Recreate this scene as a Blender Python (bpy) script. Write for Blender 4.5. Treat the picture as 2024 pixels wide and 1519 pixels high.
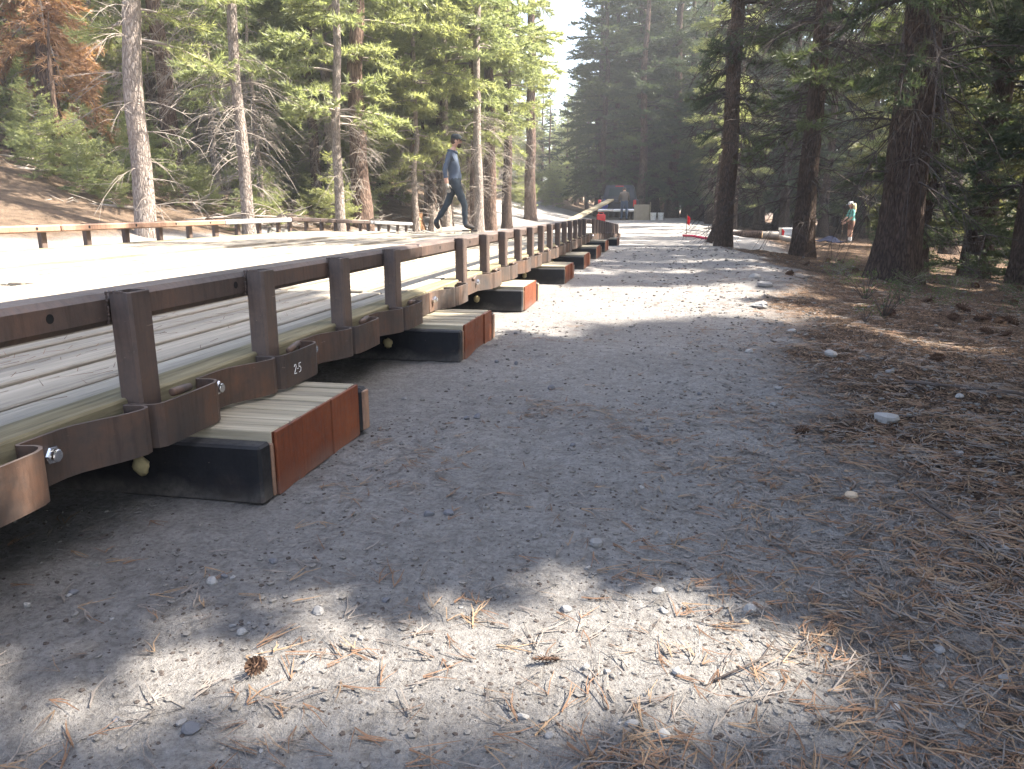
import bpy, math, random
import numpy as np
from mathutils import Vector, Matrix

for o in list(bpy.data.objects):
    bpy.data.objects.remove(o)
scene = bpy.context.scene
col = scene.collection
rad = math.radians

# ------------------------------------------------------------------ camera, sky, sun, exposure
CAM_Z = 0.66
cam_d = bpy.data.cameras.new('camera')
cam = bpy.data.objects.new('camera', cam_d)
col.objects.link(cam)
cam.location = (0, 0, CAM_Z)
cam.rotation_euler = (rad(90 - 13.19), 0, rad(10.95))
cam_d.sensor_width = 36
cam_d.lens = 36 * 1500 / 2024
cam_d.clip_start = 0.02
cam_d.clip_end = 1500
scene.camera = cam

SUN_AZ = 76      # degrees to the right of +Y (the road direction)
SUN_EL = 50
world = bpy.data.worlds.new('World')
scene.world = world
world.use_nodes = True
wn = world.node_tree.nodes
sky = wn.new('ShaderNodeTexSky')
sky.sky_type = 'NISHITA'
sky.sun_disc = False
sky.sun_elevation = rad(SUN_EL)
sky.sun_rotation = rad(SUN_AZ)
sky.air_density = 1.0
sky.dust_density = 3.5
world.node_tree.links.new(sky.outputs[0], wn['Background'].inputs[0])
wn['Background'].inputs[1].default_value = 0.12

sun_d = bpy.data.lights.new('sun', 'SUN')
sun_d.energy = 5.0
sun_d.angle = rad(0.55)
sun_d.color = (1.0, 0.93, 0.82)
sun = bpy.data.objects.new('sun', sun_d)
col.objects.link(sun)
SUN = Vector((math.sin(rad(SUN_AZ)) * math.cos(rad(SUN_EL)), math.cos(rad(SUN_AZ)) * math.cos(rad(SUN_EL)), math.sin(rad(SUN_EL))))
sun.rotation_euler = SUN.to_track_quat('Z', 'Y').to_euler()
sun.location = (20, 10, 30)

scene.view_settings.view_transform = 'Standard'
scene.view_settings.look = 'None'
scene.view_settings.gamma = 1
scene.view_settings.exposure = 2.55
scene.view_settings.use_curve_mapping = False
cy = scene.cycles
cy.max_bounces = 4
cy.diffuse_bounces = 2
cy.glossy_bounces = 2
cy.transmission_bounces = 4
cy.transparent_max_bounces = 4
cy.caustics_reflective = False
cy.caustics_refractive = False
cy.use_denoising = True
cy.sample_clamp_indirect = 6.0

# ------------------------------------------------------------------ numpy helpers
def _hash(ix, iy, seed):
    n = (ix.astype(np.int64) * 374761393 + iy.astype(np.int64) * 668265263 + seed * 974711) & 0x7fffffff
    n = ((n ^ (n >> 13)) * 1274126177) & 0x7fffffff
    return ((n ^ (n >> 16)) & 0xffff) / 65535.0

def vnoise(x, y, seed=0):
    x = np.asarray(x, float); y = np.asarray(y, float)
    ix = np.floor(x); iy = np.floor(y)
    fx = x - ix; fy = y - iy
    fx = fx * fx * (3 - 2 * fx); fy = fy * fy * (3 - 2 * fy)
    a = _hash(ix, iy, seed); b = _hash(ix + 1, iy, seed)
    c = _hash(ix, iy + 1, seed); d = _hash(ix + 1, iy + 1, seed)
    return (a * (1 - fx) + b * fx) * (1 - fy) + (c * (1 - fx) + d * fx) * fy - 0.5

def sstep(a, b, x):
    t = np.clip((np.asarray(x, float) - a) / (b - a), 0, 1)
    return t * t * (3 - 2 * t)

def ground_z(x, y, fine=True):
    x = np.asarray(x, float); y = np.asarray(y, float)
    z = -0.2 * sstep(12.3, 18.5, y) + 0.18 * sstep(21, 40, y)
    xb = -7.2 + 0.1 * np.clip(y - 14, 0, 30)
    d = np.clip(xb - x, 0, None)
    z = z + 0.30 * d * d / (d + 1.5) * (1 - 0.35 * sstep(14, 40, d))
    e = np.clip(x - 1.2, 0, None)
    z = z - 0.95 * (1 - np.exp(-0.155 * e)) - 0.02 * sstep(0.9, 1.4, x)
    off = np.maximum(sstep(0.8, 2.2, x), sstep(6.5, 9, -x))
    z = z + off * (0.10 * vnoise(x / 1.6, y / 1.6, 3) + 0.05 * vnoise(x / .5, y / .5, 4))
    z = z + off * 0.5 * vnoise(x / 9, y / 9, 8) * sstep(4, 10, np.abs(x + 2))
    z = z + 0.03 * vnoise(x / .9, y / .9, 5) * (1 - off)
    if fine:
        rough = 0.5 + 0.9 * sstep(0.0, 1.2, x)
        z = z + rough * (0.026 * vnoise(x / .16, y / .16, 1) + 0.016 * vnoise(x / .06, y / .06, 2))
    return z

def gz(x, y):
    return float(ground_z(np.array([x]), np.array([y]))[0])

class MB:
    """collects vertices and faces (triangles and quads) for one mesh"""
    def __init__(self):
        self.v = []; self.f = []; self.m = []; self.n = 0
    def add(self, v, f, mat=0):
        v = np.asarray(v, float).reshape(-1, 3); f = np.asarray(f, np.int64)
        self.v.append(v); self.f.append(f + self.n); self.m.append(np.full(len(f), mat, np.int32)); self.n += len(v)
        return self
    def mesh(self, name, mats, smooth=False):
        me = bpy.data.meshes.new(name)
        V = np.concatenate(self.v)
        loops = np.concatenate([f.ravel() for f in self.f])
        tot = np.concatenate([np.full(len(f), f.shape[1], np.int32) for f in self.f])
        st = np.concatenate([[0], np.cumsum(tot)[:-1]])
        me.vertices.add(len(V)); me.vertices.foreach_set('co', V.astype(np.float32).ravel())
        me.loops.add(len(loops)); me.loops.foreach_set('vertex_index', loops.astype(np.int32))
        me.polygons.add(len(tot)); me.polygons.foreach_set('loop_start', st.astype(np.int32))
        me.polygons.foreach_set('material_index', np.concatenate(self.m))
        me.polygons.foreach_set('use_smooth', np.full(len(tot), smooth))
        for m in (mats if isinstance(mats, (list, tuple)) else [mats]):
            me.materials.append(m)
        me.update(calc_edges=True)
        return me
    def build(self, name, mats, parent=None, smooth=False):
        return link(name, self.mesh(name, mats, smooth), parent)
    # shapes
    def box(self, x0, x1, y0, y1, z0, z1, b=0.0, mat=0, endmat=None):
        if b <= 0:
            v = [(x, y, z) for x in (x0, x1) for y in (y0, y1) for z in (z0, z1)]
            f = [(0, 1, 3, 2), (4, 6, 7, 5), (0, 4, 5, 1), (2, 3, 7, 6), (0, 2, 6, 4), (1, 5, 7, 3)]
            self.add(v, f, mat)
            if endmat is not None:
                self.m[-1][1] = endmat
            return self
        X = (x0, x1); Y = (y0, y1); Z = (z0, z1)
        v = []; idx = {}
        for i in (0, 1):
            for j in (0, 1):
                for k in (0, 1):
                    sx, sy, sz = (1 - 2 * i) * b, (1 - 2 * j) * b, (1 - 2 * k) * b
                    idx[i, j, k] = len(v)
                    v += [(X[i], Y[j] + sy, Z[k] + sz), (X[i] + sx, Y[j], Z[k] + sz), (X[i] + sx, Y[j] + sy, Z[k])]
        q = []
        I = lambda i, j, k, a: idx[i, j, k] + a
        for i in (0, 1):
            r = [(0, 0), (1, 0), (1, 1), (0, 1)]
            if i == 0: r = r[::-1]
            q.append([I(i, j, k, 0) for j, k in r])
        for j in (0, 1):
            r = [(0, 0), (0, 1), (1, 1), (1, 0)]
            if j == 0: r = r[::-1]
            q.append([I(i, j, k, 1) for i, k in r])
        for k in (0, 1):
            r = [(0, 0), (1, 0), (1, 1), (0, 1)]
            if k == 0: r = r[::-1]
            q.append([I(i, j, k, 2) for i, j in r])
        for k in (0, 1):
            for j in (0, 1):
                q.append([I(0, j, k, 1), I(1, j, k, 1), I(1, j, k, 2), I(0, j, k, 2)])
            for i in (0, 1):
                q.append([I(i, 0, k, 0), I(i, 1, k, 0), I(i, 1, k, 2), I(i, 0, k, 2)])
        for i in (0, 1):
            for j in (0, 1):
                q.append([I(i, j, 0, 0), I(i, j, 1, 0), I(i, j, 1, 1), I(i, j, 0, 1)])
        t = [[idx[c], idx[c] + 1, idx[c] + 2] for c in idx]
        n0 = self.n
        self.add(v, q, mat)
        if endmat is not None:
            self.m[-1][1] = endmat
        self.f.append(np.asarray(t) + n0); self.m.append(np.full(8, mat, np.int32))
        return self
    def tube(self, path, radii, sides=6, cap=True, mat=0, squash=None):
        P = np.asarray(path, float); n = len(P)
        R = np.broadcast_to(np.asarray(radii, float), (n,))
        T = np.gradient(P, axis=0); T /= np.linalg.norm(T, axis=1)[:, None] + 1e-9
        ref = np.array([0., 0, 1]) if abs(T[0][2]) < 0.9 else np.array([1., 0, 0])
        A = np.cross(T, ref); A /= np.linalg.norm(A, axis=1)[:, None] + 1e-9
        B = np.cross(T, A)
        an = np.linspace(0, 2 * np.pi, sides, endpoint=False)
        ca = np.cos(an)[None, :, None]; sa = np.sin(an)[None, :, None]
        V = P[:, None, :] + R[:, None, None] * (A[:, None, :] * ca + B[:, None, :] * sa)
        i = np.arange(n - 1)[:, None] * sides; j = np.arange(sides)[None, :]; jn = (j + 1) % sides
        F = np.stack([i + j, i + sides + j, i + sides + jn, i + jn], -1).reshape(-1, 4)
        n0 = self.n
        self.add(V.reshape(-1, 3), F, mat)
        if cap:
            c0 = self.n
            self.add([P[0], P[-1]], np.zeros((0, 3), int), mat)
            t = [(c0, n0 + k, n0 + (k + 1) % sides) for k in range(sides)]
            l = n0 + (n - 1) * sides
            t += [(c0 + 1, l + (k + 1) % sides, l + k) for k in range(sides)]
            self.f.append(np.asarray(t)); self.m.append(np.full(len(t), mat, np.int32))
        return self
    def blob(self, c, r, rng, seg=10, ring=7, jit=0.12, mat=0, flat=1.0):
        v = []
        for i in range(ring + 1):
            a = math.pi * i / ring
            for j in range(seg):
                b = 2 * math.pi * j / seg
                k = 1 + rng.uniform(-jit, jit)
                v.append((c[0] + r[0] * k * math.sin(a) * math.cos(b), c[1] + r[1] * k * math.sin(a) * math.sin(b), c[2] + r[2] * k * math.cos(a) * flat))
        f = []
        for i in range(ring):
            for j in range(seg):
                f.append((i * seg + j, (i + 1) * seg + j, (i + 1) * seg + (j + 1) % seg, i * seg + (j + 1) % seg))
        return self.add(v, f, mat)

def link(name, me, parent=None):
    o = bpy.data.objects.new(name, me)
    col.objects.link(o)
    if parent is not None:
        o.parent = parent
    return o

def empty(name, loc=(0, 0, 0), rz=0.0, rx=0.0):
    o = bpy.data.objects.new(name, None)
    o.empty_display_size = 0.1
    col.objects.link(o)
    o.location = loc
    o.rotation_euler = (rx, 0, rz)
    return o

def tag(o, label, cat, group=None):
    o['label'] = label; o['category'] = cat
    if group: o['group'] = group
    return o

def kind(o, k, label=None):
    o['kind'] = k
    if label: o['label'] = label
    return o

# ------------------------------------------------------------------ materials
class N:
    def __init__(self, name):
        self.m = bpy.data.materials.new(name); self.m.use_nodes = True
        self.t = self.m.node_tree; self.b = self.t.nodes['Principled BSDF']
    def n(self, typ, **kw):
        x = self.t.nodes.new('ShaderNode' + typ)
        for k, v in kw.items(): setattr(x, k, v)
        return x
    def l(self, a, b): self.t.links.new(a, b)
    def coord(self, which='Object', scale=(1, 1, 1)):
        c = self.n('TexCoord'); mp = self.n('Mapping'); mp.inputs['Scale'].default_value = scale
        self.l(c.outputs[which], mp.inputs[0]); return mp.outputs[0]
    def noise(self, co, scale, detail=4, rough=.6, dist=0.0):
        x = self.n('TexNoise'); x.inputs['Scale'].default_value = scale; x.inputs['Detail'].default_value = detail
        x.inputs['Roughness'].default_value = rough; x.inputs['Distortion'].default_value = dist
        self.l(co, x.inputs['Vector']); return x.outputs['Fac']
    def ramp(self, fac, stops, mode='LINEAR'):
        r = self.n('ValToRGB'); r.color_ramp.interpolation = mode
        el = r.color_ramp.elements
        while len(el) < len(stops): el.new(0.5)
        for e, (p, c) in zip(el, stops):
            e.position = p; e.color = (*c, 1) if len(c) == 3 else c
        self.l(fac, r.inputs[0]); return r.outputs[0]
    def mix(self, a, b, fac, mode='MIX'):
        x = self.n('MixRGB', blend_type=mode)
        for i, s in ((0, fac), (1, a), (2, b)):
            if isinstance(s, (int, float)): x.inputs[i].default_value = s
            elif isinstance(s, tuple): x.inputs[i].default_value = (*s, 1)
            else: self.l(s, x.inputs[i])
        return x.outputs[0]
    def math(self, op, a, b=0.0):
        x = self.n('Math', operation=op)
        for i, s in ((0, a), (1, b)):
            if isinstance(s, (int, float)): x.inputs[i].default_value = s
            else: self.l(s, x.inputs[i])
        return x.outputs[0]
    def bump(self, h, strength=.5, dist=.01):
        x = self.n('Bump'); x.inputs['Strength'].default_value = strength; x.inputs['Distance'].default_value = dist
        self.l(h, x.inputs['Height']); self.l(x.outputs[0], self.b.inputs['Normal'])
    def col(self, c):
        if isinstance(c, tuple): self.b.inputs['Base Color'].default_value = (*c, 1)
        else: self.l(c, self.b.inputs['Base Color'])
    def set(self, rough=.8, metal=0., spec=.3):
        self.b.inputs['Roughness'].default_value = rough; self.b.inputs['Metallic'].default_value = metal
        self.b.inputs['Specular IOR Level'].default_value = spec
        return self
    def rand(self):
        return self.n('ObjectInfo').outputs['Random']

def plain(name, c, rough=.7, metal=0., var=.25, scale=12, spec=.3):
    a = N(name).set(rough, metal, spec)
    co = a.coord()
    f = a.noise(co, scale, 5)
    a.col(a.ramp(f, [(.25, tuple(x * (1 - var) for x in c)), (.75, tuple(min(1, x * (1 + var)) for x in c))]))
    a.bump(f, .15, .01)
    return a.m

def mat_dirt():
    a = N('dirt').set(.95, 0, .15)
    co = a.coord()
    at = a.n('Attribute', attribute_name='litter').outputs['Fac']
    n1 = a.noise(co, 1.3, 6, .65); n2 = a.noise(co, 22, 6, .7); n3 = a.noise(co, 90, 5, .75)
    base = a.ramp(n1, [(.3, (.235, .223, .213)), (.7, (.318, .305, .291))])
    base = a.mix(base, a.ramp(n2, [(.3, (.64, .625, .615)), (.62, (1.06, 1.05, 1.04))]), .8, 'MULTIPLY')
    base = a.mix(base, a.ramp(n3, [(.36, (.5, .47, .45)), (.55, (1.0, 1.0, 1.0)), (.75, (1.12, 1.1, 1.06))]), .7, 'MULTIPLY')
    # litter: brown needles
    w = a.n('TexWave', wave_type='BANDS'); w.inputs['Scale'].default_value = 7; w.inputs['Distortion'].default_value = 22
    w.inputs['Detail'].default_value = 5; w.inputs['Detail Scale'].default_value = 3.5
    a.l(co, w.inputs['Vector'])
    lit = a.ramp(w.outputs['Fac'], [(.15, (.06, .042, .033)), (.5, (.145, .098, .068)), (.85, (.23, .16, .11))])
    lit = a.mix(lit, a.ramp(n2, [(.3, (.45, .43, .42)), (.7, (1.1, 1.05, 1.0))]), .8, 'MULTIPLY')
    fac = a.ramp(a.math('ADD', a.math('MULTIPLY', a.math('SUBTRACT', n2, .5), .9), at), [(.38, (0, 0, 0)), (.72, (1, 1, 1))])
    gx = a.n('NewGeometry'); sx = a.n('SeparateXYZ'); a.l(gx.outputs['Position'], sx.inputs[0])
    left = a.ramp(a.math('MULTIPLY', sx.outputs[0], -.1), [(.6, (0, 0, 0)), (.9, (1, 1, 1))])
    lit = a.mix(lit, a.mix(lit, (.34, .26, .19), .32), left)
    nm = a.noise(co, 3.2, 6, .72, .6)
    lit = a.mix(lit, a.ramp(nm, [(.34, (.42, .40, .39)), (.52, (1, .98, .96)), (.72, (1.5, 1.42, 1.32))]), .85, 'MULTIPLY')
    a.col(a.mix(base, lit, fac))
    h = a.math('ADD', a.math('MULTIPLY', n2, .6), a.math('MULTIPLY', n3, .5))
    h = a.math('ADD', h, a.math('MULTIPLY', a.math('MULTIPLY', w.outputs['Fac'], fac), .35))
    a.bump(h, 1.0, .034)
    return a.m

def mat_rust(name, c1, c2, c3, dust=.35, splash=False):
    a = N(name).set(.62, .15, .4)
    co = a.coord()
    n1 = a.noise(co, 5, 6, .65); n2 = a.noise(co, 60, 5, .7)
    c = a.ramp(n1, [(.3, c1), (.52, c2), (.72, c3)])
    c = a.mix(c, a.ramp(n2, [(.3, (.6, .6, .62)), (.7, (1.12, 1.05, 1.0))]), .7, 'MULTIPLY')
    sc_ = a.n('Mapping'); sc_.inputs['Scale'].default_value = (30, 30, 3); a.l(co, sc_.inputs[0])
    st = a.noise(sc_.outputs[0], 2.0, 5, .7)
    c = a.mix(c, a.ramp(st, [(.32, (.62, .60, .60)), (.5, (1, 1, 1)), (.78, (1.25, 1.12, 1.0))]), .75, 'MULTIPLY')
    sx = a.n('Mapping'); sx.inputs['Scale'].default_value = (90, 14, 110); a.l(co, sx.inputs[0])
    c = a.mix(c, (.34, .27, .22), a.ramp(a.noise(sx.outputs[0], 1.0, 3, .6), [(.70, (0, 0, 0)), (.76, (.5, .5, .5))]))
    gn = a.n('NewGeometry'); sn = a.n('SeparateXYZ'); a.l(gn.outputs['Normal'], sn.inputs[0])
    du = a.math('MULTIPLY', a.ramp(sn.outputs[2], [(.5, (0, 0, 0)), (.95, (1, 1, 1))]), a.ramp(n1, [(.35, (.15, .15, .15)), (.65, (1, 1, 1))]))
    c = a.mix(c, (.27, .245, .215), a.math('MULTIPLY', du, dust))
    if splash:      # dried mud and dust thrown up from the road
        so = a.n('SeparateXYZ'); a.l(co, so.inputs[0])
        hh = a.math('ADD', so.outputs[2], a.math('MULTIPLY', a.math('SUBTRACT', n1, .5), .16))
        c = a.mix(c, (.25, .225, .20), a.math('MULTIPLY', a.ramp(hh, [(.0, (.38, .38, .38)), (.05, (0, 0, 0))]), a.ramp(n2, [(.35, (.35, .35, .35)), (.6, (1, 1, 1))])))
        c = a.mix(c, (.05, .035, .03), a.ramp(a.noise(co, 11, 4, .7), [(.62, (0, 0, 0)), (.70, (.7, .7, .7))]))
    r = a.mix((1, 1, 1), (.72, .68, .68), a.rand(), 'MIX')
    a.col(a.mix(c, r, .8, 'MULTIPLY'))
    a.l(a.ramp(n2, [(.3, (.5,) * 3), (.7, (.78,) * 3)]), a.b.inputs['Roughness'])
    a.bump(n2, .25, .003)
    return a.m

def mat_wood(name, c1, c2, axis='Y', dark=.5):
    a = N(name).set(.82, 0, .25)
    sc = {'Y': (1, .045, 1), 'X': (.045, 1, 1), 'Z': (1, 1, .05)}[axis]
    co = a.coord('Object', sc)
    off = a.n('VectorMath', operation='ADD'); a.l(co, off.inputs[0])
    cb = a.n('CombineXYZ'); r = a.rand()
    for k in range(3): a.l(a.math('MULTIPLY', r, 17.0 + 9 * k), cb.inputs[k])
    a.l(cb.outputs[0], off.inputs[1]); co = off.outputs[0]
    g = a.noise(co, 70, 5, .7, .4); g2 = a.noise(co, 14, 4, .6)
    c = a.ramp(g, [(.25, tuple(x * dark for x in c1)), (.45, c1), (.75, c2)])
    c = a.mix(c, a.ramp(g2, [(.3, (.68, .67, .66)), (.65, (1.05, 1.04, 1.02))]), .8, 'MULTIPLY')
    t = a.mix((.7, .69, .68), (1.12, 1.1, 1.06), r)
    a.col(a.mix(c, t, .9, 'MULTIPLY'))
    a.bump(g, .5, .004)
    return a.m

def mat_bark(name, c1, c2, c3, sc=(13, 13, 2.6)):
    a = N(name).set(.95, 0, .1)
    co = a.coord('Object')
    r = a.rand()
    mp = a.n('Mapping'); mp.inputs['Scale'].default_value = sc; a.l(co, mp.inputs[0])
    v = a.n('TexVoronoi'); v.inputs['Scale'].default_value = 1.5
    n = a.noise(mp.outputs[0], 2.5, 6, .7, 1.0)
    vv = a.n('VectorMath', operation='ADD'); a.l(mp.outputs[0], vv.inputs[0])
    nc = a.n('TexNoise'); nc.inputs['Scale'].default_value = 1.4; a.l(mp.outputs[0], nc.inputs['Vector']); a.l(nc.outputs['Color'], vv.inputs[1])
    v.feature = 'DISTANCE_TO_EDGE'
    a.l(vv.outputs[0], v.inputs['Vector'])
    big = a.noise(co, 1.1, 4, .6)
    h = a.math('ADD', a.math('MULTIPLY', a.math('MINIMUM', v.outputs['Distance'], .25), 1.6), a.math('MULTIPLY', n, .7))
    c = a.ramp(h, [(.2, c1), (.5, c2), (.85, c3)])
    c = a.mix(c, a.ramp(big, [(.35, (.75, .74, .74)), (.7, (1.15, 1.12, 1.08))]), .8, 'MULTIPLY')
    a.col(a.mix(c, a.mix((.75, .75, .78), (1.15, 1.1, 1.05), r), .8, 'MULTIPLY'))
    a.bump(h, .9, .04)
    return a.m

def mat_leaf(name, c1, c2, trans=.45, var=.5):
    m = bpy.data.materials.new(name); m.use_nodes = True
    a = N.__new__(N); a.m = m; a.t = m.node_tree; a.b = a.t.nodes['Principled BSDF']
    co = a.coord('Object')
    n = a.noise(co, 1.1, 3, .6); n2 = a.noise(co, 14, 2, .6)
    c = a.mix(c1, c2, a.ramp(a.math('ADD', a.math('MULTIPLY', n, .5), a.math('MULTIPLY', n2, .5)), [(.35, (0,) * 3), (.65, (1,) * 3)]))
    c = a.mix(c, a.mix((1 - var, 1 - var * .8, 1 - var * .5), (1 + var, 1 + var * .7, 1 + var * .2), a.rand()), .7, 'MULTIPLY')
    d = a.n('BsdfDiffuse'); t = a.n('BsdfTranslucent'); g = a.n('BsdfGlossy'); g.inputs['Roughness'].default_value = .45
    a.l(c, d.inputs[0]); a.l(a.mix(c, (1.4, 1.4, .9), 1.0, 'MULTIPLY'), t.inputs[0])
    g.inputs[0].default_value = (.5, .5, .45, 1)
    s = a.n('MixShader'); s.inputs[0].default_value = trans; a.l(d.outputs[0], s.inputs[1]); a.l(t.outputs[0], s.inputs[2])
    s2 = a.n('MixShader'); s2.inputs[0].default_value = .06; a.l(s.outputs[0], s2.inputs[1]); a.l(g.outputs[0], s2.inputs[2])
    out = a.t.nodes['Material Output']; a.l(s2.outputs[0], out.inputs[0])
    a.t.nodes.remove(a.b)
    return m

M = dict(
    dirt=mat_dirt(),
    rust=mat_rust('rust_steel', (.085, .069, .063), (.13, .099, .085), (.17, .114, .088)),
    strap=mat_rust('strap_steel', (.062, .060, .060), (.105, .077, .063), (.17, .095, .06)),
    pale_rust=mat_rust('orange_rust', (.28, .17, .115), (.37, .235, .16), (.45, .30, .215)),
    galv=mat_rust('galvanised', (.32, .33, .35), (.42, .43, .45), (.52, .53, .55)),
    black=mat_rust('black_steel', (.009, .010, .013), (.013, .014, .018), (.035, .028, .024), .25, True),
    zinc=plain('zinc', (.62, .63, .66), .25, 1.0, .12, 30),
    deck=mat_wood('deck_wood', (.29, .26, .215), (.385, .35, .297), 'Y', .55),
    edgewood=mat_wood('treated_edge', (.18, .16, .105), (.27, .245, .165)),
    sill=mat_wood('sill_wood', (.31, .275, .205), (.46, .41, .32), 'X', .6),
    redend=mat_rust('red_end', (.12, .034, .016), (.20, .058, .023), (.27, .09, .036), .2, True),
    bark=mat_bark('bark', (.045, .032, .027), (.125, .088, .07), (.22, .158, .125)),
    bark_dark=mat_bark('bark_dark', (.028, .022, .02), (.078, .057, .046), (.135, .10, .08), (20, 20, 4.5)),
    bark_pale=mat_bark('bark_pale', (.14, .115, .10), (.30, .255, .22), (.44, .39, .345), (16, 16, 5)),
    twig=plain('twig', (.25, .215, .185), .9, 0, .4, 3),
    twig_dark=plain('twig_dark', (.06, .048, .042), .9, 0, .4, 3),
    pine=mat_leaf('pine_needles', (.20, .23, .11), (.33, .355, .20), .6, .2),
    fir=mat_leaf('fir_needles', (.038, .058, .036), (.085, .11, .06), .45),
    gold=mat_leaf('golden_needles', (.11, .125, .065), (.17, .168, .095), .5),
    dead=mat_leaf('dead_needles', (.28, .165, .105), (.40, .26, .175), .4, .2),
    bush=mat_leaf('bush_leaf', (.05, .08, .03), (.10, .14, .05), .35),
    stone=plain('stone', (.19, .184, .18), .9, 0, .35, 25),
    stone_pale=plain('pale_stone', (.25, .24, .228), .9, 0, .2, 25),
    stone_dark=plain('dark_stone', (.115, .115, .125), .85, 0, .35, 25),
    cone=plain('cone_brown', (.085, .05, .033), .9, 0, .5, 60),
    log=mat_wood('log_wood', (.33, .30, .27), (.5, .47, .43), 'X'),
    cut=plain('cut_wood', (.48, .32, .17), .85, 0, .25, 20),
    n1=plain('needle_tan', (.21, .14, .085), .7, 0, .4, 30),
    n2=plain('needle_red', (.15, .085, .05), .7, 0, .4, 30),
    n3=plain('needle_grey', (.16, .137, .12), .8, 0, .4, 30),
    white=plain('white_paint', (.75, .75, .74), .6, 0, .08, 8),
)

# ------------------------------------------------------------------ ground
def build_ground():
    fr = np.linspace(-70, 62, 620)
    bk = np.linspace(62, 290, 66)[1:-1]
    an = np.radians(np.concatenate([fr, bk]))          # clockwise from +Y
    r = np.concatenate([[.05], .3 * np.exp(np.linspace(0, math.log(190 / .3), 400))])
    A, Rr = np.meshgrid(an, r)
    x = np.sin(A) * Rr; y = np.cos(A) * Rr
    z = ground_z(x, y)
    n, m = x.shape
    i = np.arange(n - 1)[:, None] * m; j = np.arange(m)[None, :]; jn = (j + 1) % m
    F = np.stack([i + j, i + jn, i + m + jn, i + m + j], -1).reshape(-1, 4)
    b = MB().add(np.stack([x, y, z], -1).reshape(-1, 3), F[:, ::-1])
    me = b.mesh('ground', M['dirt'], True)
    X = x.ravel(); Y = y.ravel()
    edge = 0.12 + 0.6 * vnoise(X / 1.1, Y / 1.1, 11) + 0.4 * vnoise(X / .3, Y / .3, 12) + .11 * np.clip(Y - 1, 0, 9)
    lit = sstep(-.5, 1.0, X - edge) * .95
    lit = np.maximum(lit, sstep(0, 1.5, -8.0 - X + 1.5 * vnoise(X / 2, Y / 2, 13)))
    lit = np.maximum(lit, .9 * sstep(52, 58, Y))
    lit = lit + .35 * np.clip(vnoise(X / .7, Y / .7, 14), 0, 1) * sstep(-1, .8, X)
    dusty = sstep(17, 20, Y) * (1 - sstep(1.5, 5, X)) * (1 - sstep(44, 48, Y)) * sstep(-6.5, -5, X)
    lit = lit * (1 - dusty)
    at = me.attributes.new('litter', 'FLOAT', 'POINT')
    at.data.foreach_set('value', lit.astype(np.float32))
    o = link('ground', me)
    kind(o, 'structure')
build_ground()

HAZE = .0015
if HAZE > 0:
    hz = MB().box(-198, 198, -198, 198, -8, 75).build('haze', [])
    hz['kind'] = 'stuff'
    hm = bpy.data.materials.new('haze_air'); hm.use_nodes = True
    nt = hm.node_tree; nt.nodes.remove(nt.nodes['Principled BSDF'])
    pv = nt.nodes.new('ShaderNodeVolumePrincipled'); pv.inputs['Density'].default_value = HAZE
    pv.inputs['Color'].default_value = (.93, .96, 1, 1); pv.inputs['Anisotropy'].default_value = .25
    nt.links.new(pv.outputs[0], nt.nodes['Material Output'].inputs['Volume'])
    hz.data.materials.append(hm)
    scene.cycles.volume_bounces = 0

# ------------------------------------------------------------------ bridge: deck sections
DECK_Z = .265
NEAR_X, FAR_X = -1.09, -5.92
SECT = [(-4.9, 3.475, 0.0, 0.0), (3.485, 11.87, 0.0, 0.0), (11.88, 20.2, 0.0, -.034)]   # y0, y1, dz at y0, slope
POST_Y = [[.345, .875, 1.405, 1.94, 2.475, 3.005], [4.13 + .575 * i for i in range(13)], [12.55 + .575 * i for i in range(13)]]
rng = random.Random(5)

def local_root(name, k):
    y0, y1, dz, sl = SECT[k]
    return empty(name, (0, y0, dz), 0, math.atan(sl))

plank_cache = {}
def plank_mesh(w, L):
    key = (round(w, 3), round(L, 2))
    if key not in plank_cache:
        plank_cache[key] = MB().box(-w / 2, w / 2, 0, L, 0, .098, .004).mesh('plank', M['deck'])
    return plank_cache[key]

def strap_profile(yposts, L):
    """(s, outward) points of the wavy strap along the section"""
    pts = [(0.0, .004)]
    for p in yposts:
        a = p - .315          # start of the period
        for s, o in ((0, .004), (.075, .005), (.105, .011), (.14, .027), (.175, .045), (.205, .058), (.228, .064), (.243, .062), (.251, .055), (.254, .045), (.252, .030),
                     (.247, .016), (.248, .008), (.254, .004), (.262, .005), (.268, .012), (.270, .030), (.271, .050), (.276, .062), (.287, .069), (.33, .071),
                     (.43, .071), (.478, .069), (.495, .063), (.505, .054), (.508, .042), (.505, .026), (.502, .014), (.506, .006), (.513, .004)):
            pts.append((a + s, o))
    pts.append((L, .004))
    return [q for q in pts if 0 <= q[0] <= L]

def ribbon(pts, z0, z1, th, x0, mb, sgn=1):
    P = np.array(pts); n = len(P)
    T = np.gradient(P, axis=0); T /= np.linalg.norm(T, axis=1)[:, None] + 1e-9
    Nn = np.stack([-T[:, 1], T[:, 0]], -1)      # in (s, o): normal
    Q = P + Nn * th
    v = []
    for A in (P, Q):
        for z in (z0, z1):
            v.append(np.stack([x0 + sgn * A[:, 1], A[:, 0], np.full(n, z)], -1))
    V = np.concatenate(v)
    i = np.arange(n - 1)
    def q(a, b): return np.stack([a * n + i, a * n + i + 1, b * n + i + 1, b * n + i], -1)
    F = np.concatenate([q(0, 1), q(3, 2), q(2, 0), q(1, 3)])
    mb.add(V, F)
    mb.add(V[[0, n, 3 * n, 2 * n, n - 1, 2 * n - 1, 4 * n - 1, 3 * n - 1]], [(0, 1, 2, 3), (7, 6, 5, 4)])

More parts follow.
